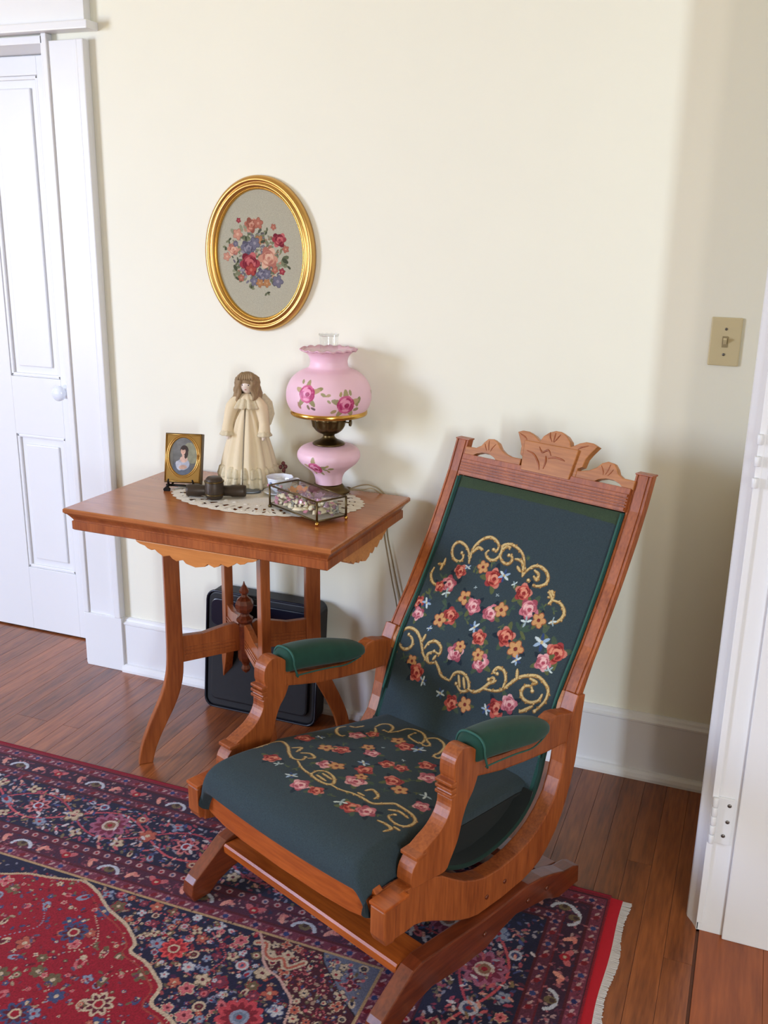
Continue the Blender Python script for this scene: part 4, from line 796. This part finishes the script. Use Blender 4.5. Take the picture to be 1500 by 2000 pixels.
def emb(G,data,off,dy=0,sc_=1.0,ms=1.0):
    F_,L_,S_=data; random.seed(9)
    for x_,y_,r_ in L_:
        for k in range(5): G.leaf(x_,y_+off,r_*1.5,random.uniform(0,6.3),random.choice([(74,88,70),(92,98,62),(62,82,68)]),.28)
    for st in S_:
        P=[(a,b+off) for a,b in st]; L=sum(math.dist(P[i],P[i+1]) for i in range(len(P)-1)); n=max(4,int(L/len(P)/.0008))
        w0=.0038*sc_; wf=lambda t:w0*(.45+.75*math.sin(PI*min(1,.12+t*.8)))
        G.stroke(P,wf,(128,92,48),n=n)
        G.stroke([(a-.0008,b+.0010) for a,b in P],lambda t:wf(t)*.62,(202,176,122),n=n)
        Q=cat(P,6)
        for k in range(4,len(Q)-3,5):
            t=np.array(Q[k+1])-np.array(Q[k-1]); a=math.atan2(t[1],t[0])+random.choice([-1,1])*random.uniform(.5,.9)
            G.leaf(Q[k][0],Q[k][1],w0*2.1,a,(140,102,56),.5); G.leaf(Q[k][0],Q[k][1],w0*1.6,a,random.choice([(206,178,122),(178,140,84)]),.36)
        if len(P)>5:
            e=P[-1]; G.ell(e[0],e[1],w0*1.3,w0*1.3,0,(132,98,54)); G.ell(e[0],e[1]+.001,w0*.85,w0*.85,0,(214,190,138))
    for x_,y_,r_,c in F_:
        y_+=off; r_*=1.22*ms; a0=random.random()*6
        if c in'RPG':
            for k in range(4): G.leaf(x_,y_,r_*1.65,a0+k*1.7,random.choice([(34,44,54),(70,84,66),(88,94,60)]),.3)
        if c in 'RP':
            for k in range(5): G.leaf(x_,y_,r_*1.12,a0+k*1.26+random.uniform(-.3,.3),random.choice([(176,84,76),(196,120,104),(150,60,60)] if c=='R' else [(190,110,120),(214,160,160),(150,70,84)]),.62)
        if c=='R': G.rose(x_,y_,r_*.95,(128,42,40),(182,84,74),(212,138,112),(146,50,48),a0)
        elif c=='P': G.rose(x_,y_,r_*.95,(160,80,92),(204,132,138),(226,176,172),(170,72,88),a0)
        elif c=='G': G.flower(x_,y_,r_*1.15,(196,146,96),(120,50,46),5,a0,(150,84,58))
        elif c=='B':
            for k in range(6): G.leaf(x_,y_,r_*1.05,a0+k*1.05,[(150,172,196),(52,70,112),(196,206,206)][k%3],.3)
            G.ell(x_,y_,r_*.2,r_*.2,0,(190,170,120))
        else:
            for k in range(4): G.leaf(x_,y_,r_*1.1,a0+k*1.3,[(196,208,204),(150,168,172)][k%2],.28)
def sprof(P):
    P=np.array(P);L=np.concatenate([[0],np.cumsum(np.hypot(*(P[1:]-P[:-1]).T))]);return P,L
BACK=[(.205,.24),(.225,.285),(.262,.375),(.300,.465),(.361,.558),(.436,.686),(.498,.81),(.515,.85)]
BP,BL=sprof([(a-.008,b) for a,b in BACK]); PB=np.array(cat(BP,6)); LBs=np.concatenate([[0],np.cumsum(np.hypot(*(PB[1:]-PB[:-1]).T))]); LBs*=BL[-1]/LBs[-1]
G=Grid(np.arange(-.236,.2361,.0014),np.arange(0.0,.668,.0014),BASE)
emb(G,PAT['back'],0)
# olive velvet strip along the top and velvet edge along the right
a=np.searchsorted(G.y,.645); G.C[a:]=lin((60,74,56)); 
b=np.searchsorted(G.y,[.626,.645]); 
for j in range(b[0],len(G.y)):
    for i_ in (0,): 
        m=np.abs(G.x)<.236
    lim=.634+.010*np.cos(G.x/.236*1.2)
    G.C[j,G.y[j]>lim]=lin((58,72,54))
G.C[:,np.abs(G.x)>.228]=lin((34,66,60))
nse=RNG.normal(0,1,G.C.shape[:2]); G.C*=(1+.05*nse)[...,None]
def bfn(X,Y):
    vv=np.interp(Y,LBs,PB[:,0]);zz=np.interp(Y,LBs,PB[:,1])
    puff=.010*np.clip(1-(np.abs(X)/.236)**4,0,1)*np.clip(np.minimum(Y,.668-Y)/.03,0,1)-.004
    return X,vv-puff*.88+.004,zz+puff*.45
bu=grid_obj('back_upholstery',G,bfn,EMB,ch,None,0,lambda X,Y:(X,np.interp(Y,LBs,PB[:,0])+.020,np.interp(Y,LBs,PB[:,1])-.008)); bu['label']='green needlepoint back with roses and gold scrolls'
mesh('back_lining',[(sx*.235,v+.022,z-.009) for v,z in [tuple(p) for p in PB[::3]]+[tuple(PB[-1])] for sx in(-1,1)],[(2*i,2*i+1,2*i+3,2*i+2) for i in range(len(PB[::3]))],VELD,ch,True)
for s in(-1,1): tube('back_piping',[(s*.233,float(np.interp(y_,LBs,PB[:,0]))-.001,float(np.interp(y_,LBs,PB[:,1]))+.001) for y_ in np.linspace(.10,.665,14)],.0028,PIPE,ch,6,2)
SEAT=[(-.30,.345),(-.27,.352),(-.203,.347),(-.071,.324),(.057,.303),(.27,.272)]
pre=[(-.306,.286),(-.318,.300),(-.319,.318),(-.313,.334)]
SP=np.array(pre+SEAT); PS=np.array(cat(SP,6)); LS=np.concatenate([[0],np.cumsum(np.hypot(*(PS[1:]-PS[:-1]).T))])
off=float(np.interp(0,[0],[LS[4*6]]))
G=Grid(np.arange(-.256,.2561,.0014),np.arange(0.0,LS[-1]-.03,.0014),BASE)
emb(G,PAT['seat'],off,ms=1.0)
nse=RNG.normal(0,1,G.C.shape[:2]); G.C*=(1+.05*nse)[...,None]
def sfn(X,Y):
    vv=np.interp(Y,LS,PS[:,0]);zz=np.interp(Y,LS,PS[:,1])
    ax=np.abs(X)/.256
    fr_=np.clip(1-(vv+.22)/.12,0,1); drop=(.007+.047*fr_)*np.clip((ax-.84)/.16,0,1)**2.0
    crown=.010*(1-ax**2)*np.clip((Y-.05)/.1,0,1)-.002
    side=1-.115*np.clip((vv+.12)/.30,0,1)
    bow=-.012*(1-ax**2)*np.clip(1-(Y/.09),0,1)
    rx=vv+bow+.012*np.clip((ax-.8)/.2,0,1)**2*np.clip(1-Y/.1,0,1)
    return .975*X*side*np.where(ax>.9,1-.02*((ax-.9)/.1),1),rx,np.maximum(zz+crown-drop,.255 if False else .22)
su=grid_obj('seat_upholstery',G,sfn,EMB,ch,None,0,lambda X,Y:(X*.95*(1-.115*np.clip((np.interp(Y,LS,PS[:,0])+.12)/.30,0,1)),np.interp(Y,LS,PS[:,0])+.014*np.clip(1-Y/.03,0,1),sfn(X,Y)[2]-.003-.014*np.clip((Y-.02)/.08,0,1))); su['label']='green needlepoint seat with roses and gold scrolls'
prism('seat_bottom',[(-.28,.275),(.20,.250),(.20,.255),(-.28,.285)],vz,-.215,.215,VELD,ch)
sl=[(.212,.262),(.20,.240),(.175,.219),(.144,.204),(.10,.193),(.046,.189),(.0,.194),(-.04,.206),(-.08,.226),(-.125,.258)]
sl2=[(a-.006,b+.006) for a,b in sl]
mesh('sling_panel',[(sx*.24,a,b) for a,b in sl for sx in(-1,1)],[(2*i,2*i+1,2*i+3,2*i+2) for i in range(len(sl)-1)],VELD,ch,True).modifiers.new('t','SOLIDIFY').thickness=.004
# ================================================================ RUG
rg=thing('persian_rug','red and navy patterned oriental rug with white fringed end on the wood floor','rug',(0,0,0))
RX1,RY1=-.187,-.557
xs=np.concatenate([np.arange(-3.2,-2.1,.012),np.arange(-2.1,RX1+.001,.0021)]); ys=np.concatenate([np.arange(-2.2,-1.45,.012),np.arange(-1.45,RY1+.0005,.0021)])
G=Grid(xs,ys,(142,18,34))
NAVY=(26,24,52);WINE=(88,20,38);RED=(140,16,36);CRM=(184,162,138);PNK=(184,94,100);BLU=(58,66,104);LBL=(128,134,154);OLV=(100,84,60);MAU=(106,42,62);ORN=(166,84,68);WHT=(176,174,178)
random.seed(33)
def motif(x_,y_,r_,pals=None):
    p=random.choice(pals or [(CRM,WINE,OLV),(PNK,RED,CRM),(BLU,CRM,RED),(LBL,RED,BLU),(ORN,CRM,WINE),(OLV,CRM,RED)])
    k=random.random()
    if k<.5: G.flower(x_,y_,r_,p[0],p[1],random.choice([5,6,4]),random.random()*6,p[2])
    elif k<.8:
        a=random.random()*6.3
        G.leaf(x_,y_,r_*1.6,a,p[0],.5); G.leaf(x_,y_,r_*1.1,a,p[1],.35); G.ell(x_,y_,r_*.35,r_*.35,0,p[2])
    else:
        G.ell(x_,y_,r_*.8,r_*.8,0,p[0]); G.ell(x_,y_,r_*.5,r_*.5,0,p[1]); G.ell(x_,y_,r_*.22,r_*.22,0,p[2])
def vine(P,c=PNK,w_=.0028): G.stroke(P,w_,c,n=12)
def palmette(cx,cy,r_,a0,outer=PNK,mid=WINE,inn=CRM,core=OLV,n=9):
    for k in range(n):
        a=a0+2*PI*k/n; G.leaf(cx,cy,r_*1.12,a,outer,.42)
    for k in range(n):
        a=a0+2*PI*k/n; G.leaf(cx,cy,r_*.86,a,mid,.32)
    G.ell(cx,cy,r_*.45,r_*.45,0,inn); G.ell(cx,cy,r_*.3,r_*.3,0,core); G.ell(cx,cy,r_*.14,r_*.14,0,RED)
# field: red medallion ground and navy corner, drawn first
G.rect(-3.3,-.585,-2.3,-.962,RED)
# navy spandrel region right of the scalloped line
line=[(-1.306,-.965),(-1.255,-.985),(-1.201,-1.02),(-1.165,-1.035),(-1.13,-1.05),(-1.085,-1.085),(-1.076,-1.111),(-1.03,-1.125),(-.99,-1.15),(-.966,-1.170),(-.958,-1.211),(-.915,-1.225),(-.88,-1.245),(-.84,-1.29),(-.80,-1.36),(-.78,-1.45),(-.78,-2.2)]
lx=np.array([p[0] for p in line]);ly=np.array([p[1] for p in line])
X,Y=np.meshgrid(G.x,G.y)
bx=np.interp(-Y,-ly,lx)
m=(Y<-.962)&(X<-.585)&(X>bx); G.C[m]=lin(NAVY)
l2=[(-.857,-.962),(-.84,-.985),(-.825,-1.01),(-.811,-1.033),(-.79,-1.05),(-.764,-1.06),(-.74,-1.08),(-.714,-1.105),(-.70,-1.16),(-.66,-1.2),(-.62,-1.3),(-.60,-2.2)]
b2=np.interp(-Y,[-p[1] for p in l2],[p[0] for p in l2]); m2=(Y<-.962)&(X<-.585)&(X>b2); G.C[m2]=lin((64,18,32))
l3=[(-.711,-.962),(-.70,-.985),(-.678,-1.007),(-.655,-1.03),(-.625,-1.061),(-.60,-1.08),(-.583,-1.093)]
b3_=np.interp(-Y,[-p[1] for p in l3],[p[0] for p in l3]); m3=(Y<-.962)&(Y>-1.095)&(X<-.585)&(X>b3_); G.C[m3]=lin((96,98,118))
top=[(-1.95,-1.06),(-1.8,-1.10),(-1.7,-1.06),(-1.6,-1.045),(-1.5,-1.02),(-1.44,-.995),(-1.38,-.985),(-1.306,-.965)]
t_=np.interp(X,[p[0] for p in top],[p[1] for p in top]); mt=(Y<-.962)&(Y>t_)&(X<-1.306); G.C[mt]=lin(NAVY)
# field flowers
def scatter(n,x0,x1,y0,y1,cond,rmin,rmax,pals=None,mind=.8):
    pts=[];tr_=0
    while len(pts)<n and tr_<n*40:
        tr_+=1; x_,y_=random.uniform(x0,x1),random.uniform(y0,y1); r_=random.uniform(rmin,rmax)
        if not cond(x_,y_) or any(math.hypot(x_-a,y_-b)<(r_+c)*mind for a,b,c in pts): continue
        pts.append((x_,y_,r_)); motif(x_,y_,r_,pals)
    return pts
BX=lambda y_:float(np.interp(-y_,-ly,lx)); B2=lambda y_:float(np.interp(-y_,[-p[1] for p in l2],[p[0] for p in l2])); TT=lambda x_:float(np.interp(x_,[p[0] for p in top],[p[1] for p in top]))
for k in range(9):
    x_=-2.05+.14*k; vine([(x_,-1.05),(x_+.05,-1.12),(x_-.01,-1.2),(x_+.06,-1.28),(x_+.0,-1.38)],random.choice([BLU,LBL,CRM]),.002)
scatter(150,-2.1,-.8,-1.44,-.98,lambda x_,y_:x_<BX(y_)-.025 and (x_>-1.30 or y_<TT(x_)-.015),.010,.021,None,.92)
scatter(120,-2.1,-.8,-1.44,-.98,lambda x_,y_:x_<BX(y_)-.02 and (x_>-1.30 or y_<TT(x_)-.012),.006,.009,None,1.5)
scatter(420,-2.1,-.8,-1.44,-.98,lambda x_,y_:x_<BX(y_)-.014 and (x_>-1.30 or y_<TT(x_)-.01),.004,.0065,[(BLU,CRM,WINE),(CRM,BLU,RED),(OLV,CRM,WINE),(MAU,PNK,BLU),(PNK,WINE,CRM),((60,24,60),CRM,RED)],1.6)
scatter(260,-1.3,-.6,-1.44,-.97,lambda x_,y_:BX(y_)+.012<x_<B2(y_)-.008,.0035,.006,None,1.4)
scatter(200,-.86,-.6,-1.44,-.97,lambda x_,y_:B2(y_)+.006<x_<-.592,.0035,.006,None,1.4)
for k in range(3000):
    x_,y_=random.uniform(-2.1,-.6),random.uniform(-1.44,-.968)
    inred=x_<BX(y_)-.012 and (x_>-1.30 or y_<TT(x_)-.012)
    if inred and k%3==0: G.leaf(x_,y_,random.uniform(.006,.014),random.random()*6.3,random.choice([(88,76,100),(60,60,96),(150,128,106),(100,84,62),(110,40,60),(96,14,30)]),.42)
    elif not inred and min(abs(x_-BX(y_)),abs(x_-B2(y_)))>.012: G.leaf(x_,y_,random.uniform(.006,.014),random.random()*6.3,random.choice([(120,118,134),(140,60,64),(92,80,60),(150,120,104),(70,24,60),(44,50,92),(120,30,44)]),.42)
for c in ((-1.22,-1.11),(-1.05,-1.25),(-1.45,-1.13),(-1.35,-1.27),(-1.18,-1.33)): palmette(c[0],c[1],.028,random.random(),random.choice([BLU,CRM,LBL]),WINE,CRM,RED,8)
npal=[(CRM,WINE,OLV),(LBL,RED,BLU),(WHT,PNK,BLU),(ORN,CRM,WINE),(MAU,PNK,RED),(PNK,WINE,CRM),(OLV,CRM,RED)]
for P in ([(-1.15,-1.0),(-1.05,-.99),(-.98,-1.03),(-.99,-1.09),(-.93,-1.12)],[(-.95,-1.0),(-.89,-1.05),(-.90,-1.12),(-.84,-1.15),(-.85,-1.22)],[(-1.05,-1.04),(-.96,-1.06),(-.89,-1.01)]): vine(P,(170,80,84),.0024)
scatter(110,-1.3,-.6,-1.44,-.97,lambda x_,y_:BX(y_)+.03<x_<B2(y_)-.012,.009,.018,npal,.9)
scatter(80,-1.3,-.6,-1.44,-.97,lambda x_,y_:BX(y_)+.02<x_<B2(y_)-.01,.005,.008,npal,1.4)
scatter(60,-.86,-.6,-1.44,-.97,lambda x_,y_:B2(y_)+.012<x_<-.595,.008,.015,[(CRM,NAVY,OLV),(NAVY,CRM,RED),(CRM,RED,NAVY),(WINE,CRM,PNK),(ORN,NAVY,CRM)],.95)
for P in ([(-.85,-.99),(-.83,-.985),(-.82,-1.01),(-.80,-1.02),(-.78,-1.01),(-.76,-1.03),(-.735,-1.005)],): G.stroke(P,.008,CRM,n=14); G.stroke(P,.003,ORN,n=14)
palmette(-.786,-1.177,.042,.2,(176,60,70),(120,26,40),LBL,(100,110,130),11)
palmette(-1.0,-1.07,.028,.2,(200,70,70),(150,30,40),CRM,RED,9)
G.stroke(line[:14],.0042,CRM,n=10); G.stroke([(a-.012,b-.012) for a,b in line[:14]],.0022,(150,60,50),n=10)
G.stroke(top,.0036,(176,150,120),n=12); G.stroke(l2[:9],.003,(190,150,140),n=10); G.stroke(l3,.0016,(20,14,20),n=10)
# borders: rectangles from outside in (top edge runs along x, right edge along y)
def frame(d0,d1,col):
    # distance bands measured from top edge; right edge uses its own scale
    G.rect(-3.3,RX1-RS(d0),RY1-d1,RY1-d0,col); G.rect(RX1-RS(d1),RX1-RS(d0),-2.3,RY1-d0,col)
RS=lambda d:float(np.interp(d,[0,.016,.045,.1,.122,.3,.32,.37,.385,.405],[0,.008,.034,.086,.112,.296,.312,.364,.380,.398]))
frame(0,.405,NAVY)
frame(0,.012,(120,14,34))
frame(.012,.016,(50,14,30)); frame(.016,.044,MAU); frame(.044,.050,(70,14,28)); frame(.050,.096,(52,24,46)); frame(.096,.101,(90,20,34)); frame(.101,.122,(84,36,56)); frame(.122,.128,(70,14,28))
frame(.300,.305,(70,14,28)); frame(.305,.322,(84,30,50)); frame(.322,.327,(80,16,30)); frame(.327,.370,(70,28,50)); frame(.370,.375,(80,16,30)); frame(.375,.398,MAU); frame(.398,.405,(168,136,100))
def along(dc,step,fn,ph=0):
    k=0; x_=RX1-RS(dc)-ph
    while x_>-2.2: fn(x_,RY1-dc,0,k); x_-=step; k+=1
    k=0; y_=RY1-dc-ph
    while y_>-1.46: fn(RX1-RS(dc),y_,1,k); y_-=step; k+=1
def guard(x_,y_,v,k):
    if k%2==0: G.leaf(x_,y_,.013,.6,(164,120,124),.5);G.leaf(x_,y_,.013,.6+PI,(164,120,124),.5);G.leaf(x_,y_,.013,.6+PI/2,(150,96,104),.5);G.leaf(x_,y_,.013,.6-PI/2,(150,96,104),.5); G.ell(x_,y_,.0065,.0065,0,(44,54,104) if k%4 else (30,34,80)); 
    else:
        dx,dy=(0,1) if v else (1,0)
        G.leaf(x_-.009,y_-.008,.024,.75,(158,90,98),.3); G.ell(x_,y_,.0075,.006,.8,(112,16,30)); G.leaf(x_+dx*.012-.004,y_+dy*.012-.006,.015,.9,(170,140,140),.35)
def speck(d0,d1,n,cols,l0=.006,l1=.013):
    for j in range(n):
        d=random.uniform(d0,d1)
        if random.random()<.68: x_,y_=random.uniform(-2.15,RX1-RS(d)),RY1-d
        else: x_,y_=RX1-RS(d),random.uniform(-1.45,RY1-d)
        G.leaf(x_,y_,random.uniform(l0,l1),random.random()*6.3,random.choice(cols),random.uniform(.3,.5))
speck(.053,.093,900,[(120,60,80),(150,84,92),(84,40,60),(40,34,64),(150,120,120)]); speck(.330,.367,800,[(120,50,70),(150,84,92),(84,34,54),(40,34,64),(150,120,120)])
speck(.018,.042,500,[(140,80,96),(70,26,44),(50,40,76)],.004,.009);speck(.103,.120,400,[(140,80,96),(70,26,44),(50,40,76)],.004,.008);speck(.377,.396,400,[(140,80,96),(70,26,44)],.004,.008)
for d in(.030,.112,.387): along(d,.0365,guard,.018)
along(.314,.03,lambda x_,y_,v,k:(G.ell(x_,y_,.0075,.0075,0,(176,140,140)),G.ell(x_,y_,.004,.004,0,BLU if k%2 else RED)),.01)
def sec(x_,y_,v,k):
    dx,dy=(0,1) if v else (1,0); nx,ny=(-1,0) if v else (0,-1)
    q=k%4
    if q==0:
        P=[(x_+dx*.026*math.cos(t)+nx*(.012-.020*math.sin(t)),y_+dy*.026*math.cos(t)+ny*(.012-.020*math.sin(t))) for t in np.linspace(.1,PI-.1,7)]
        G.stroke(P,.0042,(176,178,190),n=8); G.ell(x_+nx*.004,y_+ny*.004,.013,.010,0,OLV); G.ell(x_,y_,.006,.006,0,(60,40,40))
    elif q==2:
        for s in(-1,1): G.leaf(x_+s*dx*.004,y_+s*dy*.004,.024,(math.atan2(dy*s-ny*.7,dx*s-nx*.7)),(176,90,96),.5); 
        G.ell(x_,y_,.011,.011,0,(150,24,40)); G.ell(x_,y_,.004,.004,0,CRM)
    else:
        a=math.atan2(ny,nx)+(.5 if q==1 else -.5)
        G.leaf(x_-nx*.012,y_-ny*.012,.030,a,(206,138,124),.32); G.leaf(x_-nx*.012,y_-ny*.012,.018,a+1.0,(196,110,104),.4); G.leaf(x_,y_,.016,a+PI-.9,(190,120,112),.4)
along(.073,.0625,sec,.03); along(.349,.0625,sec,.0)
# main border: scrolling vine with palmettes
def mb(s,o): # s along from the corner, o from border centre
    return None
def main(horiz):
    c=.212; 
    def P(s,o): return (RX1-RS(c)-s,RY1-c+o) if horiz else (RX1-RS(c)+o*.95,RY1-c-s)
    L=2.0 if horiz else .9; per=.44
    n=int(L/.02)
    for ph,cc,wv in((0,(178,74,84),.003),(PI,(160,60,76),.0026)):
        G.stroke([P(.02*k,.050*math.sin(2*PI*.02*k/per+ph)) for k in range(n)],wv,cc,n=14)
    s=0;k=0
    while s<L:
        q=P(s+.11,0)
        palmette(q[0],q[1],.046,.3,(150,84,110),(110,34,60),(190,170,160),(130,90,70),10)
        q=P(s+.33,0); palmette(q[0],q[1],.030,.1,(190,110,112),WINE,(176,180,196),RED,7)
        for (ss,oo,rr) in((.0,.0,.024),(.22,.0,.024),(.05,.052,.018),(.17,.058,.016),(.28,.055,.017),(.39,.056,.018),(.05,-.054,.018),(.17,-.056,.017),(.28,-.054,.017),(.39,-.058,.016),(.22,.066,.013),(.0,-.066,.013)):
            q=P(s+ss,oo); motif(q[0],q[1],rr,[(LBL,RED,BLU),(CRM,WINE,OLV),(PNK,WINE,CRM),((170,170,186),BLU,RED),(ORN,CRM,WINE)])
        for j in range(150):
            q=P(s+random.uniform(0,per),random.uniform(-.080,.080)); G.leaf(q[0],q[1],random.uniform(.007,.02),random.random()*6.3,random.choice([(180,84,92),(150,150,168),(196,140,128),(120,100,72),(190,180,184),(60,70,120),(150,60,80)]),.34)
        s+=per
speck(.132,.296,2600,[(150,70,84),(120,118,136),(158,112,104),(96,84,66),(140,132,140),(52,58,100),(116,44,66),(84,34,54)],.006,.015)
main(True); main(False)
C_=G.C; mm=(X>RX1-RS(.128))  # keep
# right edge strip of corner region handled by frame()
nse=RNG.normal(0,1,G.C.shape[:2]); G.C*=(1+.14*nse)[...,None]; G.C=np.clip(G.C,0,1)
rug_h=lambda X,Y:.0062+.0006*np.sin(X*9+Y*4)
grid_obj('pile',G,lambda X,Y:(X,Y,rug_h(X,Y)),RUGM,rg,None,0,lambda X,Y:(X,Y,0*X+.0004))
tube('selvedge',[(-3.2,RY1,.004),(-2.2,RY1+.001,.004),(-1.2,RY1-.001,.004),(RX1,RY1,.004)],.0042,plain('selvedge_wool',(120,12,32),.9),rg,8,8)
# kilim end and fringe
def kx_(y_): return .003*math.sin(y_*9)+.002*math.sin(y_*23)+(-.006 if y_>-.62 else 0)*0
ys2=np.arange(-2.2,RY1+.001,.01); V=[];F=[]
for y_ in ys2: V+=[(RX1-.001,y_,.005),(RX1+.024+kx_(y_),y_,.0045),(RX1+.025+kx_(y_),y_,.0005)]
for i in range(len(ys2)-1):
    for j in(0,1): F.append((i*3+j,i*3+j+1,i*3+j+4,i*3+j+3))
mesh('kilim_end',V,F,plain('kilim_red',(176,16,36),.9,noise=.1,scale=80,bump=.3),rg,True)
random.seed(8); V=[];F=[]
y_=-2.2
while y_<RY1-.004:
    x0_=RX1+.022+kx_(y_); L_=.019+.003*math.sin(y_*31)+random.uniform(-.0015,.0015); dy=random.uniform(-.002,.002)
    b=len(V)
    for t in(0,.5,1):
        for k in range(4):
            a=PI/4+k*PI/2; V.append((x0_+L_*t,y_+dy*t+.0016*math.cos(a),.0034-.0008*t+.0016*math.sin(a)))
    for i in range(2):
        for k in range(4): F.append((b+i*4+k,b+i*4+(k+1)%4,b+(i+1)*4+(k+1)%4,b+(i+1)*4+k))
    y_+=.0024
fr=mesh('fringe',V,F,FRINGE,rg,True); fr['kind']='stuff'
